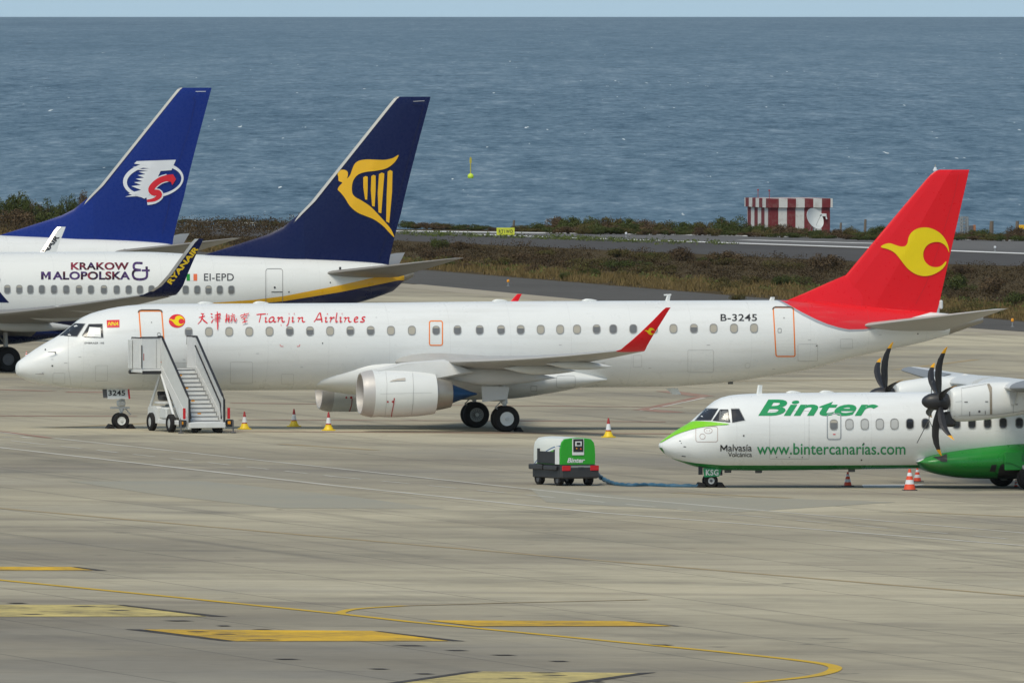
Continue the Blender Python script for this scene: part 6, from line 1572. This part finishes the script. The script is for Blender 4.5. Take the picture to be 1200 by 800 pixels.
MB().box((-W_ - 0.14, L_ - 0.9, 0.60), (-W_ - 0.03, L_ + 0.10, 0.80), 0.03).box((-W_ - 0.14, -L_ + 0.1, 0.60), (-W_ - 0.03, -0.0, 0.76), 0.03).build('side_bumper', CBLK, gpu)
MB().box((-0.38, -L_ - 0.235, 0.70), (0.38, -L_ - 0.222, 0.78), 0.003).tube([(-0.1, -L_ - 0.25, 0.74), (0.12, -L_ - 0.25, 0.74)], 0.02, 8).build('latch', STEEL, gpu)
for sx in (-1, 1):
    MB().box((sx * 0.56 - 0.17, -L_ - 0.245, 0.58), (sx * 0.56 + 0.17, -L_ - 0.21, 0.78), 0.02).build('tail_light', LENS, gpu)
    for y in (-L_ + 0.3, L_ - 0.3):
        x = sx * (W_ - 0.12); zc = FG.ground(x, y) + 0.24
        MB().mat(0).lathe((x, y, zc), (1, 0, 0), [(-0.1, 0.14), (-0.11, 0.2), (-0.07, 0.24), (0.07, 0.24), (0.11, 0.2), (0.1, 0.14)], 24).mat(1).lathe((x, y, zc), (1, 0, 0), [(-0.09, 0.001), (-0.08, 0.14), (0.08, 0.14), (0.09, 0.001)], 20).build('wheel', [RUBBER, DGREY], gpu)
# cable to the turboprop
a = FG.world(W_ + 0.02, -L_ + 0.1, 0.5)
pts = [a, gnd(704, 559, 0.22), gnd(713, 564, 0.10), gnd(724, 567.5, 0.045), gnd(740, 568.6, 0.04), gnd(760, 568.2, 0.04), gnd(785, 569.2, 0.04), gnd(818, 569.6, 0.04)]
fine_ = []
for i in range(len(pts) - 1):
    p0, p1, p2, p3 = pts[max(i - 1, 0)], pts[i], pts[i + 1], pts[min(i + 2, len(pts) - 1)]
    for q in range(8):
        t = q / 8; fine_.append(0.5 * ((2 * p1) + (p2 - p0) * t + (2 * p0 - 5 * p1 + 4 * p2 - p3) * t * t + (3 * p1 - p0 - 3 * p2 + p3) * t**3))
fine_.append(pts[-1])
for p in fine_: p.z = max(p.z, gz(p.x) + 0.045)
cable_m = paint('blue_cable', (0.035, 0.12, 0.20), 0.55, var=0.6, scale=6)
cb = MB().tube(fine_, [0.075 + 0.015 * math.sin(i * 1.7) for i in range(len(fine_))], 10).build('power_cable', cable_m)
tag(cb, 'thick blue power cable running from the green cart to the turboprop nose', 'cable')

# ================================================================ FAR SIDE OF THE RUNWAY
def bunker():
    p = gnd(925, 273.5); Yb = p.y; k = FPX / Yb
    wr, wl = 71 / k, 25.5 / k
    yb = math.radians(14)
    base = Vector(((902 - 600) / k, Yb, gz((902 - 600) / k)))
    r = empty('striped_hut', base, yb); tag(r, 'low flat roofed hut painted in red and white stripes by the sea', 'hut')
    H = (271 - 236.5) / k + 0.35
    Wd = wr / math.cos(yb); De = wl / math.sin(math.radians(14)) * 0.98
    m, n, l, b = nodes_of('red_white_stripes')
    tc = n.new('ShaderNodeTexCoord'); sp = n.new('ShaderNodeSeparateXYZ'); l.new(tc.outputs['Object'], sp.inputs[0])
    sx = math_node(n, l, 'FRACT', math_node(n, l, 'ADD', math_node(n, l, 'DIVIDE', sp.outputs[0], Wd / 3.5), 0.0))
    sy = math_node(n, l, 'FRACT', math_node(n, l, 'ADD', math_node(n, l, 'DIVIDE', sp.outputs[1], De / 3.3), 0.25))
    ge = n.new('ShaderNodeNewGeometry'); side_ = math_node(n, l, 'LESS_THAN', math_node(n, l, 'ABSOLUTE', sp.outputs[0]), 0.0)
    isl = math_node(n, l, 'LESS_THAN', sp.outputs[0], 0.02)
    w1_ = math_node(n, l, 'GREATER_THAN', sx, 0.5); w2_ = math_node(n, l, 'GREATER_THAN', sy, 0.5)
    f = math_node(n, l, 'ADD', math_node(n, l, 'MULTIPLY', isl, w2_), math_node(n, l, 'MULTIPLY', math_node(n, l, 'SUBTRACT', 1.0, isl), w1_))
    ns = noise(n, l, tc.outputs['Object'], 3.0, 4)
    c = mix_col(n, l, f, (0.17, 0.02, 0.026), (0.62, 0.62, 0.59))
    c = mix_col(n, l, ramp(n, l, ns, [(0.5, 0.0), (0.75, 0.35)]), c, (0.28, 0.2, 0.17))
    l.new(c, b.inputs['Base Color']); b.inputs['Roughness'].default_value = 0.8
    MB().box((0, 0, -0.2), (Wd, De, H - 0.62), 0.0).build('wall', m, r, smooth=False)
    MB().box((-0.15, -0.15, H - 0.617), (Wd + 0.15, De + 0.15, H), 0.0).build('parapet', m, r, smooth=False)
    for q in (0.3, De * 0.55): MB().tube([(0.05, q, H), (0.05, q, H + 0.55)], 0.02, 6).lathe((0.05, q, H + 0.5), (0, 0, 1), [(0, 0.001), (0.02, 0.06), (0.1, 0.06), (0.12, 0.001)], 10).build('roof_light', CONER, r)
    MB().box((Wd - 0.75, -0.22, H * 0.48), (Wd - 0.3, -0.02, H * 0.56), 0.02).tube([(Wd - 0.35, -0.16, H * 0.52), (Wd - 0.28, -0.18, H * 0.40)], 0.05, 8).build('flood_lamp', WHITE, r)
    return r
bunker()
p = gnd(953, 274.5); k = FPX / p.y
dish = empty('satellite_dish', p - Vector((0, 0.7, 0)), 0.0); tag(dish, 'white oval dish aerial leaning in front of the striped hut', 'dish aerial')
R_ = 13.0 / k; cz = 17.5 / k
ax = Vector((0.62, -0.62, 0.36)).normalized()
MB().lathe(Vector((0, 0, cz)) , ax, [(0.0, 0.001), (0.02, R_ * 0.3), (0.07, R_ * 0.6), (0.15, R_ * 0.88), (0.2, R_), (0.17, R_), (0.03, R_ * 0.6), (-0.03, R_ * 0.3), (-0.05, 0.001)], 32).build('reflector', paint('dish_white', (0.66, 0.68, 0.66), 0.5), dish)
MB().tube([(0, 0.1, 0), (0, 0.1, cz)], 0.06, 8).tube([(0.3, 0.35, 0), (0, 0.08, cz)], 0.03, 6).tube([(-0.3, 0.35, 0), (0, 0.08, cz)], 0.03, 6).build('mast', STEEL, dish)
MB().tube([Vector((0, 0, cz)) - Vector((0, 0, R_ * 0.9)) + ax * 0.1, Vector((0, 0, cz)) + ax * 0.75], 0.015, 6).lathe(Vector((0, 0, cz)) + ax * 0.7, ax, [(0, 0.001), (0.01, 0.05), (0.12, 0.05), (0.13, 0.001)], 10).build('feed_arm', STEEL, dish)
# yellow runway sign
p = gnd(592.5, 278.5); k = FPX / p.y
sg = empty('runway_sign', p, 0.0); tag(sg, 'yellow runway sign with black characters standing in the weeds', 'sign')
bw, bh = 10.6 / k, 11.6 / k
bo = MB().box((-bw, 0, bh * 0.25), (bw, 0.12, bh), 0.01).build('board', paint('sign_yellow', (0.62, 0.66, 0.05), 0.5), sg)
for x in (-bw * 0.7, bw * 0.7): MB().tube([(x, 0.06, -0.05), (x, 0.06, bh * 0.26)], 0.03, 8).build('leg', STEEL, sg)
FSg = Frame(p, 0.0)
decal(FSg, bvh_of(bo), [fit(glyphs('RT1WD', 0, 0.02, 1.25), 584.5, 269.2, 601, 273.2)], 'sign_lettering', BLACK, bo, 0.01, 3)
# fence posts and mast along the shore
def post(px, py, h, label, grp='weathered posts along the shore', w=0.05, m=WOOD):
    p = gnd(px, py); k = FPX / p.y
    o = MB().tube([(0, 0, -0.1), (0.01, 0, h / k * 0.6), (0.03, 0, h / k)], [w * 1.3, w * 1.15, w], 8).build('fence_post', m); o.location = p; tag(o, label, 'post', grp)
post(985, 276, 15, 'thin grey post just right of the striped hut', w=0.07)
post(1013.7, 277, 20, 'grey post left of the red fin on the shore bank', w=0.08)
post(1161.7, 277, 18, 'thick grey post between the lattice mast and the right edge', w=0.13)
post(1191.7, 276, 17, 'grey post near the right edge above a green shrub', w=0.11)
post(602, 268, 10, 'dark short post beside the yellow runway sign', w=0.07)
post(871, 274, 10, 'slim post left of the striped hut among the shrubs', w=0.04)
p = gnd(1130, 278); k = FPX / p.y
mst = empty('lattice_mast', p, 0.3); tag(mst, 'short grey lattice mast on the shore right of the red fin', 'mast')
h = 24 / k; q = 3.3 / k
lt = MB()
for sx in (-1, 1):
    for sy in (-1, 1): lt.tube([(sx * q, sy * q, 0), (sx * q, sy * q, h)], 0.05, 6)
lt.build('upright', STEEL, mst)
br_ = MB()
for i in range(6):
    z0, z1 = h * i / 6, h * (i + 1) / 6
    for sx in (-1, 1):
        br_.tube([(sx * q, -q, z0), (sx * q, q, z1)], 0.02, 5); br_.tube([(-q * sx, sx * q, z0), (q * sx, sx * q, z1)], 0.02, 5); br_.tube([(-q, sx * q, z1), (q, sx * q, z1)], 0.02, 5)
br_.build('bracing', STEEL, mst)
p = gnd(1139, 277); k = FPX / p.y
bx = empty('equipment_box', p, 0.2); tag(bx, 'small dark box with an orange side on short legs by the mast', 'box')
MB().mat(0).box((-0.2, -0.15, 0.35), (0.08, 0.15, 0.75), 0.02).mat(1).box((0.083, -0.15, 0.35), (0.24, 0.15, 0.78), 0.02).build('case', [DGREY, paint('box_orange', (0.40, 0.16, 0.07), 0.6)], bx)
for x in (-0.15, 0.18): MB().tube([(x, 0, -0.05), (x, 0, 0.36)], 0.03, 6).build('leg', STEEL, bx)
p = gnd(1199, 272); k = FPX / p.y
yb_ = empty('marker_board', p, 0.0); tag(yb_, 'small yellow marker board at the right edge of the shore', 'marker')
MB().box((-0.3, 0, 0.2), (0.35, 0.06, 0.5), 0.01).build('board', RYELLOW, yb_)
for x in (-0.2, 0.25): MB().tube([(x, 0.03, -0.05), (x, 0.03, 0.22)], 0.02, 6).build('leg', STEEL, yb_)
# low white picket fence behind the fins
p0 = gnd(203, 261.5); p1 = gnd(316, 265)
fe = empty('picket_fence', p0, 0.0); tag(fe, 'low row of short white pickets on the shore between the two blue fins', 'fence')
NP = 40
PICK = paint('weathered_white', (0.42, 0.42, 0.39), 0.8, var=0.3)
for i in range(NP):
    p = p0.lerp(p1, i / (NP - 1)) - p0
    MB().box((p.x - 0.035, p.y - 0.03, p.z - 0.1), (p.x + 0.035, p.y + 0.03, p.z + 0.22 + 0.05 * math.sin(i * 2.3)), 0.008).build('picket', PICK, fe)
MB().bar((0, 0.045, 0.2), (p1.x - p0.x, p1.y - p0.y + 0.045, p1.z - p0.z + 0.2), 0.02, 0.05).build('rail', PICK, fe)
# small white frame on the left bank
p = gnd(44, 258); k = FPX / p.y
wf = empty('white_frame', p, 0.0); tag(wf, 'small white open frame among the bushes at the far left', 'frame')
MB().box((-5.5 / k, 0, 9.0 / k), (5.5 / k, 0.5, 10.4 / k), 0.01).build('beam', WHITE, wf)
for x in (-4.8, 4.8): MB().box((x / k - 0.04, 0.05, -0.1), (x / k + 0.04, 0.13, 9.0 / k - 0.003), 0.01).build('leg', WHITE, wf)
# runway and taxiway edge lights
def edge_light(px, py, col, label, cat='edge light', h=0.28):
    p = gnd(px, py); r = empty('edge_light', p); tag(r, label, cat, 'runway and taxiway edge lights')
    MB().lathe((0, 0, 0), (0, 0, 1), [(-0.02, 0.10), (0.02, 0.10), (0.04, 0.04), (h * 0.6, 0.04)], 12, True).build('stem', STEEL, r)
    MB().lathe((0, 0, h * 0.6), (0, 0, 1), [(0, 0.07), (h * 0.2, 0.085), (h * 0.36, 0.06), (h * 0.4, 0.001)], 12).build('lens', col, r)
edge_light(595.5, 335.5, AMBER, 'amber edge light on the grey taxiway behind the white fuselage', h=0.4)
edge_light(1186.5, 383, AMBER, 'amber edge light on the taxiway right of the red tail', h=0.45)
for x, y, w in ((706.7, 271, 'beyond the yellow sign on the runway edge'), (733.7, 278, 'nearest to the weeds on the runway'), (828.5, 273, 'left of the striped hut'), (902, 272.5, 'at the foot of the striped hut'), (955.5, 274.5, 'below the dish aerial'), (1166, 294.5, 'on the runway right of the red fin')):
    edge_light(x, y, CONEW, 'small white runway light ' + w, h=0.35)
# buoys at sea
def sea_at(px, py):
    d = ray(px, py); t = 1000.0
    for _ in range(60):
        z = CAMH + d.z * t; zs = -18.2 - (d.x * t) ** 2 * 0.02 / (2 * RE) - t * t / (2 * RE)
        t += (z - zs) / -d.z * 0.7
    return Vector((d.x * t, t, CAMH + d.z * t))
p = sea_at(551.5, 209); k = FPX / p.y
by = empty('buoy', p - Vector((0, 0, 0.3))); tag(by, 'bright yellow green ball buoy with a thin mast on the sea', 'buoy')
MB().lathe((0, 0, 4.2 / k), (0, 0, 1), [(-3.6 / k * math.cos(a), 3.6 / k * math.sin(a) + 0.001) for a in [PI * i / 14 for i in range(15)]], 20).build('float', paint('buoy_yellow', (0.55, 0.72, 0.03), 0.5), by)
MB().tube([(0, 0, 6 / k), (0, 0, 27 / k)], 0.09, 8).build('mast', paint('buoy_mast', (0.50, 0.42, 0.03), 0.5), by)
MB().bar((0, 0, 20 / k), (0, 0, 26 / k), 0.35, 0.04).build('topmark', MATS['buoy_mast'], by)
p = sea_at(1096, 201); k = FPX / p.y
b2 = empty('buoy', p - Vector((0, 0, 0.3))); tag(b2, 'white lantern buoy on the sea just above the tip of the red fin', 'buoy')
MB().lathe((0, 0, 0), (0, 0, 1), [(-0.2, 0.3), (0.6, 0.45), (0.9, 0.12), (5 / k, 0.10), (5.2 / k, 0.28), (7 / k, 0.22), (7.2 / k, 0.05)], 14, True).build('float', CONEW, b2)
MB().lathe((0, 0, 7.2 / k), (0, 0, 1), [(0, 0.07), (1.6 / k, 0.07), (3.4 / k, 0.02)], 10, True).build('lantern', paint('lantern_tan', (0.4, 0.33, 0.2), 0.5), b2)
